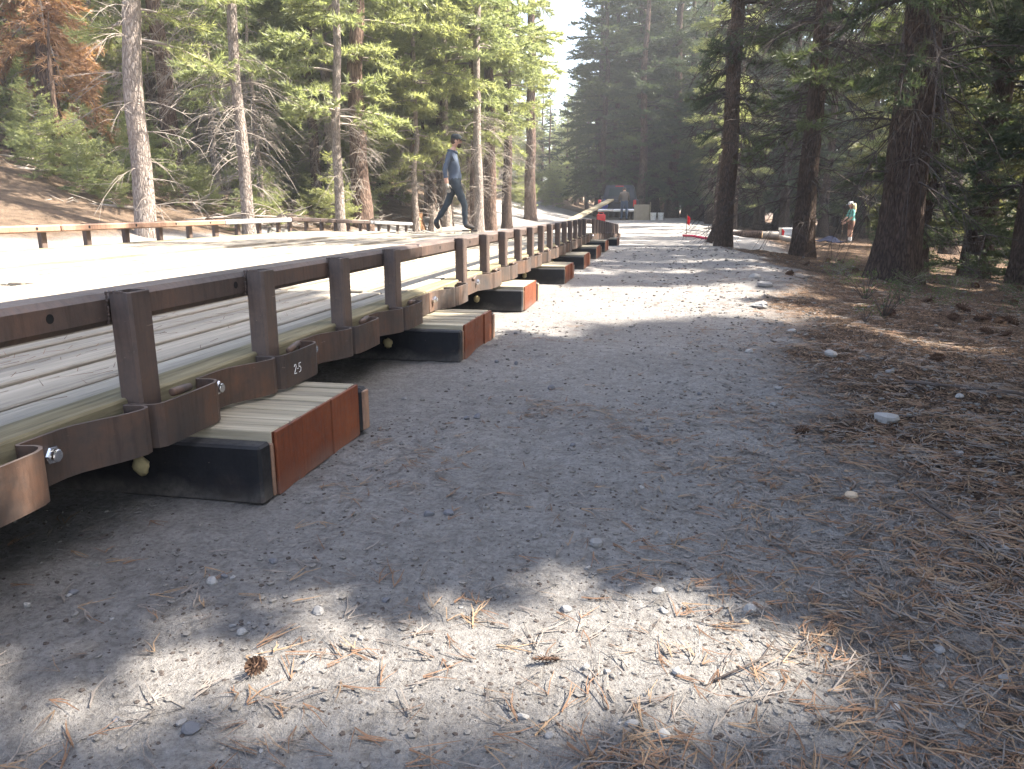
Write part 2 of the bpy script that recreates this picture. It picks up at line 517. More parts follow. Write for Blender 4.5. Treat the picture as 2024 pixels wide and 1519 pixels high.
def nut_mesh():
    b = MB()
    a = [math.pi / 3 * k for k in range(6)]
    b.tube([(0, 0, 0), (.013, 0, 0), (.0165, 0, 0)], [.0175, .0175, .0155], 6)
    b.tube([(.0165, 0, 0), (.024, 0, 0), (.0255, 0, 0)], [.0118, .0118, .0095], 14)
    b.tube([(-.003, 0, 0), (.0005, 0, 0)], [.0195, .0195], 16)
    return b.mesh('bolt', M['zinc'])
NUT = nut_mesh()
def pin_mesh():
    b = MB()
    b.tube([(0, -.034, -.003), (0, -.032, -.003), (0, 0, 0), (0, .030, .003), (0, .032, .003)], [.006, .009, .0095, .0085, .006], 10)
    return b.mesh('pin', M['strap'], True)
PIN = pin_mesh()

deck_labels = ['long timber deck panel nearest the camera, boards running away', 'middle timber deck panel beyond the first curb joint, largely in sun',
               'farthest timber deck panel sloping down behind the walking man']
for k, (y0, y1, dz, sl) in enumerate(SECT):
    L = y1 - y0
    root = local_root('bridge_deck', k)
    tag(root, deck_labels[k], 'bridge deck', 'timber deck panels of the temporary bridge')
    x = NEAR_X - .002
    for ex in (NEAR_X - .047, FAR_X + .047):
        e = MB().box(-.045, .045, 0, L, 0, .1, .005).build('edge_timber', M['edgewood'], root)
        e.location = (ex, 0, DECK_Z - .098)
    x = NEAR_X - .096
    while x > FAR_X + .16:
        w = rng.choice([.04, .062, .088, .088, .112, .138])
        pm = plank_mesh(w, L - .006)
        p = link('plank', pm, root)
        p.location = (x - w / 2, .003, DECK_Z - .1 + rng.choice([0, .002, .004, -.004, -.009, .008, -.016, -.012]))
        p.rotation_euler = (0, rng.uniform(-.02, .02), rng.uniform(-.0009, .0009))
        x -= w + rng.choice([.005, .009, .013, .020])
    # side straps with pockets
    yl = [p - y0 for p in POST_Y[k]]
    if k == 0: yl = [-.72 + .53 * i - y0 for i in range(-5, 2)] + yl + [3.30 - y0 + .03]
    if k == 1: yl = [.33 + 0.0] + yl
    yl = sorted(yl)
    ok = [yl[0]] if yl else []
    for q in yl[1:]:
        if q - ok[-1] > .5: ok.append(q)
    mb = MB(); ribbon(strap_profile(ok, L),   .164, .259, .0065, NEAR_X + .003, mb)
    mb.build('side_strap', M['strap'], root)
    mb = MB(); ribbon(strap_profile(ok, L), .164, .259, .0065, FAR_X - .003, mb, -1)
    mb.build('side_strap', M['strap'], root)
    for q in ok:
        if 0 < q - .278 < L:
            b = link('bolt', NUT, root); b.location = (NEAR_X + .0125, q - .278, .222); b.rotation_euler = (rng.uniform(0, 1), 0, 0)

# ------------------------------------------------------------------ curb rails
def post_mesh():
    b = MB()
    def ring(i, z): return [(i, -.035 + i, z), (.052 - i, -.035 + i, z), (.052 - i, .035 - i, z), (i, .035 - i, z)]
    c = .004
    def oct_(i, z, k): return [(i + k, -.035 + i, z), (.052 - i - k, -.035 + i, z), (.052 - i, -.035 + i + k, z), (.052 - i, .035 - i - k, z), (.052 - i - k, .035 - i, z), (i + k, .035 - i, z), (i, .035 - i - k, z), (i, -.035 + i + k, z)]
    L = [oct_(0, 0, .006), oct_(0, .302, .006), oct_(.0015, .304, .006), oct_(.006, .304, .004), oct_(.0065, .255, .004)]
    v = [p for l in L for p in l]
    f = [(i * 8 + j, i * 8 + (j + 1) % 8, (i + 1) * 8 + (j + 1) % 8, (i + 1) * 8 + j) for i in range(4) for j in range(8)]
    b.add(v, f)
    b.add([p for p in L[4]], [(0, 1, 2, 3), (0, 3, 4, 7), (4, 5, 6, 7)])
    rr_ = random.Random(3)
    for q in range(9):      # weld bead along the joint with the rail
        b.blob((-.001 + rr_.uniform(-.002, .002), -.037, .242 + q * .0075), (.003, .003, .004), rr_, 5, 4, .3)
    for q in range(6):
        b.blob((.004 + q * .006, -.033 + rr_.uniform(-.002, .002), .304), (.0045, .004, .003), rr_, 5, 4, .3)
    return b.mesh('post', M['rust'])
POST = post_mesh()
RAILTOP = .49
def rail(name, y0, y1, posts, side, mat, label, k, holes=True):
    s0 = SECT[k]
    root = empty(name, (0, s0[0], s0[2]), 0, math.atan(s0[3]))
    tag(root, label, 'curb rail', 'steel curb rails of the temporary bridge'); root['kind'] = 'thing'
    a, b = y0 - s0[0], y1 - s0[0]
    if side > 0: xa, xb = NEAR_X - .118, NEAR_X - .022
    else: xa, xb = FAR_X + .022, FAR_X + .118
    t = MB().box(xa, xb, a, b, RAILTOP - .070, RAILTOP - .003, .012).build('rail_tube', M[mat], root)
    for p in posts:
        po = link('post', POST if mat != 'galv' else POST, root)
        if side > 0: po.location = (NEAR_X - .021, p - s0[0], .186)
        else: po.location = (FAR_X - .031, p - s0[0], .186)
        if side > 0:
            po.rotation_euler = (rng.uniform(-.008, .008), rng.uniform(-.008, .008), rng.uniform(-.01, .01))
            pin = link('pin', PIN, po); pin.location = (.087, .052 + rng.uniform(-.004, .004), .082); pin.rotation_euler = (rng.uniform(-.15, .15), 0, 0)
    if holes:
        hm = HOLE
        n = max(1, int((b - a) / .6))
        for i in range(n):
            h = link('bolt_hole', hm, t)
            yy = a + (i + .5) * (b - a) / n
            if side < 0: h.scale = (1, 1.7, 1.7)
            h.location = ((xb + .0006) if side < 0 else (xb + .0006), yy, RAILTOP - .034)
M['hole'] = plain('dark_hole', (.012, .011, .011), .9)
HOLE = MB().tube([(-.004, 0, 0), (0, 0, 0)], [.0085 * 1.1, .0085 * 1.1], 12).mesh('bolt_hole', M['hole'])
rail('curb_rail', -4.9, 3.468, [.345, .875, 1.405, 1.94, 2.475, 3.005], 1, 'rust', 'brown rusty steel curb rail closest to the camera', 0)
rail('curb_rail', 3.49, 11.72, POST_Y[1], 1, 'rust', 'rusty curb rail on the near edge beyond the first joint, partly sunlit', 1)
rail('curb_rail', 12.35, 20.1, POST_Y[2], 1, 'rust', 'farthest dark curb rail on the near edge, posts crowded by distance', 2)
def fposts(a, b): return [a + .12 + .6 * i for i in range(int((b - a - .1) / .6) + 1)]
rail('curb_rail', 1.2, 6.64, fposts(1.2, 6.64)[:-1] + [6.52], -1, 'pale_rust', 'leftmost orange-brown rail on the far edge, cut by the left border', 0)
rail('curb_rail', 6.66, 9.58, fposts(7.0, 9.58) + [9.5], -1, 'pale_rust', 'orange-brown far-edge rail in front of the pale pine trunk', 1)
rail('curb_rail', 9.60, 11.5, fposts(9.95, 11.5), -1, 'galv', 'grey galvanised far-edge rail before the crooked pine', 1)
rail('curb_rail', 11.52, 14.9, fposts(11.52, 14.9), -1, 'rust', 'dark brown far-edge rail right of the long grey rail', 2)
rail('curb_rail', 14.95, 17.6, fposts(14.95, 17.6), -1, 'galv', 'short pale grey rail ending the far edge near the man', 2)

# chalk marks on the second pocket
def stroke(lines, w, th=.0012):
    b = MB()
    for ln in lines:
        b.tube([(0, p[0], p[1]) for p in ln], w, 4)
    return b
two = [(0, .022), (.004, .027), (.010, .027), (.012, .020), (.002, .006), (0, .002), (.013, .001)]
dash = [(.018, .013), (.025, .013)]
five = [(.041, .027), (.030, .027), (.029, .016), (.036, .017), (.041, .011), (.038, .002), (.029, .001)]
ch = stroke([two, dash, five], .0011).build('chalk_mark', M['white'])
ch.parent = [o for o in bpy.data.objects if o.name == 'bridge_deck'][0]
ch.location = (NEAR_X + .0815, 1.955 + 4.9, .195)
ch['label'] = 'white chalk characters 2-5 written on a strap pocket'

# ------------------------------------------------------------------ support blocks under the deck
SILL_X1 = -.835
def make_sill(yc, dz, idx):
    r = random.Random(100 + idx)
    root = empty('support_block', (0, yc, dz))
    names = ['nearest laminated timber support block with red painted end and black steel sides', 'second support block from the camera, red end split by one seam',
             'third support block from the camera under the near curb', 'fourth support block from the camera, red end in sun', 'fifth support block from the camera, dark front face',
             'sixth support block from the camera, small in the distance', 'seventh support block from the camera, near the far deck panel', 'last visible support block at the far end of the deck']
    tag(root, names[idx], 'support block', 'laminated support blocks under the deck')
    x0 = FAR_X - .2
    x1 = SILL_X1 + r.uniform(-.03, .03)
    root.rotation_euler = (0, 0, r.uniform(-.006, .006)); root.scale = (1, r.uniform(.96, 1.04), r.uniform(.97, 1.01))
    MB().box(x0, x1 - .002, 0, .050, 0, .138, .006).build('steel_tube', M['black'], root, False)
    MB().box(x1 - .02, x1 + .001, .048, .059, .004, .132, .003).build('rust_strip', M['pale_rust'], root)
    y = .054
    nb = 10; w = (.540 - .054) / nb
    for i in range(nb):
        b = MB().box(x0, x1 - .003 + r.uniform(-.0012, .0012), 0, w - .0042, 0, .158, .0025, 0, 1).build('board', [M['sill'], M['redend']], root)
        b.location = (0, y, r.choice([0, -.002, -.004, .001])); y += w
    cuts = [.062, .24, .40, .541] if idx in (1, 3, 4, 6) else [.062, .19, .36, .541]
    for q in range(len(cuts) - 1):
        o_ = (.009 if q == 2 and idx in (1, 3, 4, 6) else 0) + r.uniform(-.0015, .0015)
        MB().box(x1 - .002, x1 + .005 + o_, cuts[q] + .0004, cuts[q + 1] - .0006, .002, .157, .002).build('red_end_plate', M['redend'], root)
    MB().box(x0, x1 + .014, .549, .60, 0.004, .140, .011).build('steel_tube', M['black'], root)
    MB().box(x1 + .006, x1 + .0165, .556, .594, .012, .132, .003).build('rust_strip', M['pale_rust'], root)
    p = MB().blob((0, 0, 0), (.021, .012, .022), r, 12, 8, .16).build('foam_plug', M['foam'], root, True)
    p.location = (-1.155, -.008, .078)
    return root
M['foam'] = plain('foam', (.33, .28, .16), .95, 0, .25, 60)
for i, yc in enumerate([1.475, 3.115, 4.78, 6.55, 8.25, 9.9, 11.6, 15.2]):
    dz = -.034 * max(0, yc - 12.2)
    make_sill(yc, dz, i)

# ------------------------------------------------------------------ trees
def norm(a): return a / (np.linalg.norm(a, axis=-1, keepdims=True) + 1e-9)

def needles(mb, P, D, K, nl, nw, spread, r):
    """K needle triangles at every tuft P with axis D"""
    n = len(P)
    P = np.repeat(P, K, 0); D = np.repeat(D, K, 0)
    d = norm(D + spread * r.normal(size=P.shape))
    l = nl * r.uniform(.6, 1.15, size=(len(P), 1))
    s = norm(np.cross(d, r.normal(size=P.shape))) * nw * .5
    B = P - d * l * .1 - D * l * r.uniform(0, .5, size=(len(P), 1))
    V = np.stack([B + s, B - s, B + d * l], 1).reshape(-1, 3)
    F = np.arange(len(V)).reshape(-1, 3)
    mb.add(V, F)

def gen_crown(seed, h, cs, cl, nb, droop, rise, tw_per_m, K, nl, nw, spread, dead=0, dead_to=None, shape=.8, dead_len=1.0, thick=1.0, leaf=True, low=.5, half=0.55):
    r = np.random.default_rng(seed)
    wood, leaves = MB(), MB()
    TP, TD = [], []
    zs = np.sort(r.uniform(cs, h * .985, nb))
    for z in zs:
        t = (z - cs) / (h - cs)
        L = (cl * min(1, low + 2.2 * t) * (1 - t) ** shape + .22) * r.uniform(.65, 1.1)
        az = r.uniform(0, 2 * np.pi)
        hd = np.array([math.cos(az), math.sin(az), 0])
        sd = np.array([-hd[1], hd[0], 0])
        s = np.linspace(0, 1, 7)
        up = rise * (.3 + t); dr = droop * (1 - .6 * t)
        bend = r.uniform(-.25, .25)
        path = np.array([0, 0, z]) + L * (s[:, None] * hd + (bend * s ** 2)[:, None] * sd + (up * s - dr * s ** 2 + .25 * s ** 4 * (r.uniform(0, 1.2)))[:, None] * np.array([0, 0, 1]))
        rb = (.012 + .010 * L) * thick
        wood.tube(path, np.linspace(rb, .004 * min(1, thick), 7), 4, False)
        if not leaf: continue
        tang = norm(np.gradient(path, axis=0))
        nt = max(3, int(L * tw_per_m))
        for q in range(nt):
            u = 1 - (1 - .18) * ((q + r.uniform(0, .8)) / nt) ** 1.15
            i = min(5, int(u * 6)); fr = u * 6 - i
            p = path[i] * (1 - fr) + path[i + 1] * fr
            side = 1 if q % 2 else -1
            tl = (.18 + half * L * (1 - u) ** .7 * .8) * r.uniform(.6, 1.2)
            d = norm(tang[i] * r.uniform(.5, 1.0) + side * sd * r.uniform(.4, 1.1) + np.array([0, 0, r.uniform(-.3, .35)]))
            e = p + d * tl + np.array([0, 0, -.12 * tl + r.uniform(0, .08)])
            wood.tube([p, (p + e) / 2 + np.array([0, 0, .03 * tl]), e], np.array([.006, .004, .002]) * min(1, thick), 3, False)
            k = max(2, int(tl / .085))
            ss = np.linspace(.25, 1, k)[:, None]
            TP.append(p + (e - p) * ss); TD.append(np.repeat(norm((e - p) + np.array([0, 0, .12 * tl]))[None], k, 0))
        TP.append(path[-1:]); TD.append(tang[-1:])
    for _ in range(dead):
        z = .4 + (dead_to - .4) * r.uniform(0, 1) ** .7
        az = r.uniform(0, 2 * np.pi); L = r.uniform(.3, 1.45) * dead_len
        hd = np.array([math.cos(az), math.sin(az), 0]); sd = np.array([-hd[1], hd[0], 0])
        s = np.linspace(0, 1, 6)
        path = np.array([0, 0, z]) + L * (s[:, None] * hd + (r.uniform(-.3, .3) * s ** 2)[:, None] * sd + (r.uniform(-.1, .3) * s - r.uniform(.2, .95) * s ** 2)[:, None] * np.array([0, 0, 1]))
        wood.tube(path, np.linspace(.0095, .002, 6) * thick, 3, False)
        for q in range(int(4 + L * 6)):
            i = r.integers(1, 5)
            d = norm(hd * r.uniform(.2, 1) + sd * r.uniform(-1, 1) + np.array([0, 0, r.uniform(-.9, .25)]))
            tl = r.uniform(.12, .5) * L
            m_ = path[i] + d * tl * .5 + np.array([0, 0, r.uniform(-.03, .05)])
            wood.tube([path[i], m_, path[i] + d * tl + np.array([0, 0, -.1 * tl])], [.0042 * thick, .003 * thick, .0015 * thick], 3, False)
    if leaf:
        needles(leaves, np.concatenate(TP), np.concatenate(TD), K, nl, nw, spread, r)
    return wood, leaves

def gen_trunk(seed, h, r0, wander=.06, sides=12, rings=26, rough=.04, flare=.5, crook=None):
    r = np.random.default_rng(seed)
    t = np.linspace(0, 1, rings) ** 1.25
    z = -.4 + t * (h + .4)
    ph = r.uniform(0, 6.28, 4)
    wx = wander * (np.sin(z * .9 + ph[0]) + .5 * np.sin(z * 2.1 + ph[1])) * np.clip(z / 2, 0, 1)
    wy = wander * (np.sin(z * .8 + ph[2]) + .5 * np.sin(z * 2.4 + ph[3])) * np.clip(z / 2, 0, 1)
    if crook is not None:
        for cz, amp, wd in crook: wx = wx + amp * np.exp(-((z - cz) / wd) ** 2)
    R = r0 * (1 - np.clip(z, 0, None) / h) ** .85 * .97 + .012
    R = R * (1 + .45 * flare * np.exp(-np.clip(z, 0, None) / .28) + .5 * flare * np.exp(-np.clip(z, 0, None) / 1.3))
    an = np.linspace(0, 2 * np.pi, sides, endpoint=False)
    Z = z[:, None] + 0 * an[None]
    AN = an[None] + 0 * z[:, None]
    w = 1 + rough * 2 * vnoise(AN * sides / 6.28 * 1.7, Z * 5, seed) + .8 * rough * vnoise(AN * 3 / 6.28 * 2, Z * .7, seed + 1)
    w = w + flare * .35 * np.exp(-np.clip(Z, 0, None) / .25) * np.cos(AN * 4 + ph[0])
    X = wx[:, None] + R[:, None] * w * np.cos(AN); Y = wy[:, None] + R[:, None] * w * np.sin(AN)
    i = np.arange(rings - 1)[:, None] * sides; j = np.arange(sides)[None]; jn = (j + 1) % sides
    F = np.stack([i + j, i + jn, i + sides + jn, i + sides + j], -1).reshape(-1, 4)
    return MB().add(np.stack([X, Y, Z], -1).reshape(-1, 3), F)

CR = {}
def crown(key, wmat, lmat, **kw):
    w, l = gen_crown(**kw)
    CR[key] = (w.mesh('branches', M[wmat]), l.mesh('crown', M[lmat]) if l.v else None, kw['h'])
crown('pineN', 'twig', 'pine', seed=1, h=16, cs=2.8, cl=2.3, nb=84, droop=.35, rise=.35, tw_per_m=10, K=12, nl=.17, nw=.018, spread=.6, dead=34, dead_to=3.4)
crown('pineA', 'twig', 'pine', seed=31, h=16, cs=2.4, cl=2.5, nb=84, droop=.35, rise=.35, tw_per_m=9, K=9, nl=.20, nw=.034, spread=.7, dead=26, dead_to=3.2)
crown('pineB', 'twig', 'pine', seed=2, h=16, cs=3.2, cl=2.2, nb=80, droop=.45, rise=.35, tw_per_m=9, K=9, nl=.20, nw=.034, spread=.7, dead=34, dead_to=3.6)
crown('pineC', 'twig', 'pine', seed=3, h=16, cs=1.5, cl=2.4, nb=92, droop=.55, rise=.3, tw_per_m=9, K=9, nl=.20, nw=.034, spread=.7, dead=20, dead_to=2.4)
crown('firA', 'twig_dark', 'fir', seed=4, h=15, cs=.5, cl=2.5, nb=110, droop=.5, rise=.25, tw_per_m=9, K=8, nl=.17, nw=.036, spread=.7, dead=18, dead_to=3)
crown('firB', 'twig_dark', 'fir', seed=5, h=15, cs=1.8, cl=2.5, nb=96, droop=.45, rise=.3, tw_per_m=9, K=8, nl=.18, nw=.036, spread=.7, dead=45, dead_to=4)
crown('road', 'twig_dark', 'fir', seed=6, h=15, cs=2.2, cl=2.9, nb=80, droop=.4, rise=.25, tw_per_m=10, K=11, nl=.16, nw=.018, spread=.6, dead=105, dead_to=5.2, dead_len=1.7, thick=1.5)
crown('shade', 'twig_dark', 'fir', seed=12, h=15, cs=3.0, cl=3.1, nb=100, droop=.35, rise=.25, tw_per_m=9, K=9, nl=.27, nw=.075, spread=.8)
crown('goldA', 'twig_dark', 'gold', seed=7, h=13, cs=1.2, cl=2.7, nb=74, droop=.4, rise=.3, tw_per_m=8, K=9, nl=.20, nw=.032, spread=.65, dead=30, dead_to=3)
crown('sapling', 'twig', 'pine', seed=8, h=3.0, cs=.15, cl=1.0, nb=50, droop=.25, rise=.35, tw_per_m=14, K=9, nl=.13, nw=.02, spread=.65, thick=.55)
crown('saplingF', 'twig_dark', 'fir', seed=9, h=3.2, cs=.12, cl=1.1, nb=54, droop=.25, rise=.3, tw_per_m=14, K=9, nl=.11, nw=.02, spread=.65, thick=.55)
crown('brown', 'twig', 'dead', seed=10, h=10, cs=.9, cl=1.1, nb=90, droop=1.5, rise=.15, tw_per_m=14, K=12, nl=.20, nw=.026, spread=.5, dead=30, dead_to=4, low=.8)
crown('bare', 'twig', 'pine', seed=11, h=7, cs=.8, cl=2.0, nb=60, droop=1.3, rise=.25, tw_per_m=5, K=1, nl=.1, nw=.01, spread=.5, dead=110, dead_to=5, dead_len=1.2, leaf=False, thick=1.0)

TRUNKS = {}
def shared_trunk(key, **kw):
    TRUNKS[key] = (gen_trunk(**kw), kw['h'])
for i in range(4):
    shared_trunk('t%d' % i, seed=40 + i, h=16, r0=.15 + .03 * i, wander=.05, sides=10, rings=22)
TM = {}
def trunk_mesh(key, mat):
    if (key, mat) not in TM:
        TM[key, mat] = TRUNKS[key][0].mesh('trunk', M[mat], True)
    return TM[key, mat]

def tree(name, x, y, label, cat='tree', group=None, cr='pineA', cs=1.0, trunk=None, bark='bark', lean=(0, 0), rz=0, z=None, crown_scale=None):
    zz = gz(x, y) if z is None else z
    root = empty(name, (x, y, zz - .02), rz)
    root.rotation_euler = (lean[1], lean[0], rz)
    root.scale = (cs, cs, cs)
    tag(root, label, cat, group)
    if trunk is not None:
        link('trunk', trunk if isinstance(trunk, bpy.types.Mesh) else trunk_mesh(trunk, bark), root)
    if cr:
        w, l, h = CR[cr]
        b = link('branches', w, root)
        if crown_scale: b.scale = crown_scale
        if l is not None:
            c = link('crown', l, root)
            if crown_scale: c.scale = crown_scale
    return root

def hero_trunk(seed, h, r0, bark, **kw):
    return gen_trunk(seed, h, r0 * .86, sides=28, rings=110, **kw).mesh('trunk', M[bark], True)

GL = 'pines of the sunlit stand left of the road'
GR = 'conifers of the shaded forest right of the road'
# named trees, left
tree('pine_tree', -8.36, 11.4, 'pale grey straight pine trunk just behind the far rail at left', group=GL, cr='pineN', trunk=hero_trunk(1, 16, .178, 'bark_pale', wander=.035, rough=.03, flare=.15), rz=.4, lean=(.035, 0), crown_scale=(1, 1, 1.05))
tree('pine_tree', -8.05, 14.1, 'slim pale pine with a crooked kink halfway up its trunk', group=GL, cr='pineN', trunk=hero_trunk(2, 14, .125, 'bark_pale', wander=.02, rough=.03, flare=.2, crook=[(3.0, .10, .35), (4.6, -.05, .5)]), rz=2.2)
tree('pine_tree', -13.2, 19.4, 'dark brown pine on the bank hung with bare drooping twigs', group=GL, cr='pineB', trunk=hero_trunk(3, 16, .26, 'bark', wander=.05, flare=.3), rz=1)
tree('pine_tree', -7.55, 17.4, 'slender pine with brightly lit edge left of the flared trunk', group=GL, cr='pineA', trunk=hero_trunk(4, 15, .12, 'bark_pale', wander=.03, flare=.2), rz=3, lean=(-.03, 0))
tree('pine_tree', -8.2, 20.5, 'stout brown pine with a broad flared base behind the far rail', group=GL, cr='pineB', trunk=hero_trunk(5, 16, .29, 'bark', wander=.06, flare=.35), rz=4)
tree('pine_tree', -10.0, 21.5, 'dark pine stem standing left of the slender lit pine', group=GL, cr='pineC', trunk=hero_trunk(6, 16, .16, 'bark', wander=.04), rz=5)
tree('pine_tree', -7.3, 22.5, 'very thin crooked sapling pine right of the stout flared pine', group=GL, cr='pineC', trunk=hero_trunk(7, 12, .085, 'bark_pale', wander=.05, crook=[(2.6, .12, .3)]), rz=5.5)
tree('pine_tree', -6.9, 24.5, 'thin pine rising beside the grey broken stump', group=GL, cr='pineA', trunk=hero_trunk(8, 15, .13, 'bark_pale', wander=.03), rz=.7)
tree('pine_tree', -6.25, 25.5, 'thin pine left of the walking man', group=GL, cr='pineB', trunk=hero_trunk(9, 15, .13, 'bark', wander=.03), rz=.2)
tree('pine_tree', -5.6, 23.5, 'pale pine trunk directly behind the walking man', group=GL, cr='pineB', trunk=hero_trunk(10, 16, .15, 'bark_pale', wander=.03), rz=1.4)
tree('pine_tree', -5.9, 26.5, 'brown pine trunk just right of the walking man', group=GL, cr='pineB', trunk=hero_trunk(11, 16, .24, 'bark', wander=.03, flare=.25), rz=2.4)
tree('pine_tree', -5.7, 28.5, 'dark shaded pine trunk second to the right of the man', group=GL, cr='pineB', trunk=hero_trunk(12, 16, .2, 'bark_dark', wander=.03, flare=.3), rz=3.3)
tree('pine_tree', -6.0, 35.5, 'tall thin dark pine at the left edge of the sky gap', group=GL, cr='pineB', cs=1.25, trunk=hero_trunk(13, 17, .22, 'bark', wander=.04), rz=3.9, crown_scale=(.4, .4, 1.1))
tree('dead_pine', -14.2, 16.4, 'dead pine covered in hanging rust-orange needles at far left', group=GL, cr='brown', cs=1.25, trunk=hero_trunk(14, 11, .2, 'bark', wander=.06), rz=1.2)
tree('dead_pine', -12.9, 14.9, 'small leaning dead stem in front of the orange dead pine', group=GL, cr=None, trunk=hero_trunk(15, 3.2, .08, 'bark', wander=.05), lean=(.08, 0))
tree('dead_pine', -11.4, 18.6, 'bare grey dead tree whose thin twigs hang in curtains on the bank', group=GL, cr='bare', trunk=hero_trunk(16, 8, .10, 'bark_pale', wander=.06), rz=.3)
tree('dead_pine', -9.9, 18.0, 'lower bare dead tree of drooping pale twigs beside the crooked pine', group=GL, cr='bare', cs=.75, trunk=hero_trunk(17, 8, .10, 'bark_pale', wander=.06), rz=2.3)
# named trees, right
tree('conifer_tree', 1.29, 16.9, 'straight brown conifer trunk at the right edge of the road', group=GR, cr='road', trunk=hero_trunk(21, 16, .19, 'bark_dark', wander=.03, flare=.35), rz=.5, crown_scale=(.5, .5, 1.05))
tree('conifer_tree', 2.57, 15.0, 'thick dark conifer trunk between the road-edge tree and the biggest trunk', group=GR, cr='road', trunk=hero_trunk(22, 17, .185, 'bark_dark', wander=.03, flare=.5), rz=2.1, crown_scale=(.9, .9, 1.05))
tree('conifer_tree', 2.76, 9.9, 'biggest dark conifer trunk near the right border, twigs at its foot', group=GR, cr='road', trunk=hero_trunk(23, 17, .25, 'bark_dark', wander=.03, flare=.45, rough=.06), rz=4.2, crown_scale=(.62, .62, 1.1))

def lab_tree(kind_, cr, bark, y):
    low = {'pineA': 'crown starting low', 'pineB': 'bare lower trunk', 'pineC': 'branches almost to the ground', 'firA': 'branches down to the ground', 'firB': 'dead twigs below the crown', 'goldA': 'golden-green needles'}[cr]
    tone = {'bark': 'brown', 'bark_pale': 'pale', 'bark_dark': 'dark'}[bark]
    row = 'in front rows' if y < 26 else ('in middle rows' if y < 40 else 'far back')
    return '%s-barked %s with %s, %s' % (tone, kind_, low, row)
rt = random.Random(77)
placed = [(-8.36, 11.4), (-8.05, 14.1), (-13.2, 19.4), (-7.55, 17.4), (-8.2, 20.5), (1.5, 16.9), (2.82, 15), (3, 9.9), (-14.2, 16.4)]
def auto_label(root, kind_, y):
    ch = {c.name.split('.')[0]: c for c in root.children}
    cr = [k for k, v in CR.items() if v[0] == ch['branches'].data][0]
    bk = [k for k in ('bark', 'bark_pale', 'bark_dark') if M[k] == ch['trunk'].data.materials[0]][0]
    root['label'] = lab_tree(kind_, cr, bk, y)
    return True
def free(x, y, d):
    return all((x - a) ** 2 + (y - b) ** 2 > d * d for a, b in placed)
def scatter(n, box, dmin, fn, tries=4000):
    c = 0
    for _ in range(tries):
        if c >= n: break
        x = rt.uniform(*box[0]); y = rt.uniform(*box[1])
        if free(x, y, dmin) and fn(x, y):
            placed.append((x, y)); c += 1
# left stand
scatter(120, ((-42, -6.0), (17, 72)), 1.6, lambda x, y: (x < -6.3 - max(0, 30 - y) * .12) and not (-15.5 < x < -8 and y < 21.5) and (-52 < math.degrees(math.atan2(x, y)) < -11.3) and
        auto_label(tree('pine_tree', x, y, 'slim pine among the dense sunlit stand left of the road', group=GL, cr=rt.choice(['pineA', 'pineC', 'pineC', 'pineC', 'pineB']), cs=rt.uniform(.8, 1.15), trunk='t%d' % rt.randrange(4), bark=rt.choice(['bark', 'bark_pale', 'bark']), rz=rt.uniform(0, 6.28)), 'pine of the sunlit stand', y))
for i in range(2):
    shared_trunk('p%d' % i, seed=60 + i, h=15, r0=.085 + .03 * i, wander=.06, sides=8, rings=22)
scatter(52, ((-20, -6.5), (19, 42)), .9, lambda x, y: (x < -6.6 - max(0, 28 - y) * .15) and not (-15.5 < x < -8 and y < 21.5) and (-44 < math.degrees(math.atan2(x, y)) < -11.8) and
        auto_label(tree('pole_pine', x, y, 'pole-thin pine stem in the sunlit stand left of the road', group=GL, cr=rt.choice(['pineB', 'pineA', 'pineC']), cs=rt.uniform(.75, 1.0), trunk='p%d' % rt.randrange(2), bark=rt.choice(['bark', 'bark_pale']), rz=rt.uniform(0, 6.28), crown_scale=(.6, .6, 1.0)), 'pole-thin pine of the left stand', y))
# right forest
scatter(50, ((1.6, 30), (17.5, 66)), 2.1, lambda x, y: (x < 11.5 or y > 42) and (math.degrees(math.atan2(x, y)) < 26) and not (5.5 < math.degrees(math.atan2(x, y)) < 15 and y < 35) and (x > 1.6 + max(0, 22 - y) * .4) and
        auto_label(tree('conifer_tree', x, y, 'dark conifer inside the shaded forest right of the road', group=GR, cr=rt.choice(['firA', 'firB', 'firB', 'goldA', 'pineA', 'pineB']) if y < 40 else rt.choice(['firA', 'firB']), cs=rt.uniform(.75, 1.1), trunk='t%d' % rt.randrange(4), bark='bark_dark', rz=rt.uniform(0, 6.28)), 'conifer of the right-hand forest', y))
# tall dense firs right behind the truck
scatter(18, ((-6.2, 3), (47.5, 60)), 1.3, lambda x, y: (-4.9 < math.degrees(math.atan2(x, y)) < 3) and
        (tree('conifer_tree', x, y, 'tall dense conifer standing just behind the truck', group='tall conifers behind the truck', cr=rt.choice(['firA', 'firB']), cs=rt.uniform(1.15, 1.4), trunk='t%d' % rt.randrange(4), bark='bark_dark', rz=rt.uniform(0, 6.28)) is not None))
# dense firs behind the clearing at right
scatter(26, ((2.5, 22), (37, 62)), 1.7, lambda x, y: (3.5 < math.degrees(math.atan2(x, y)) < 20) and
        (tree('conifer_tree', x, y, 'dark conifer closing the clearing behind the woman', group=GR, cr=rt.choice(['firA', 'firA', 'firB']), cs=rt.uniform(.8, 1.1), trunk='t%d' % rt.randrange(4), bark='bark_dark', rz=rt.uniform(0, 6.28)) is not None))
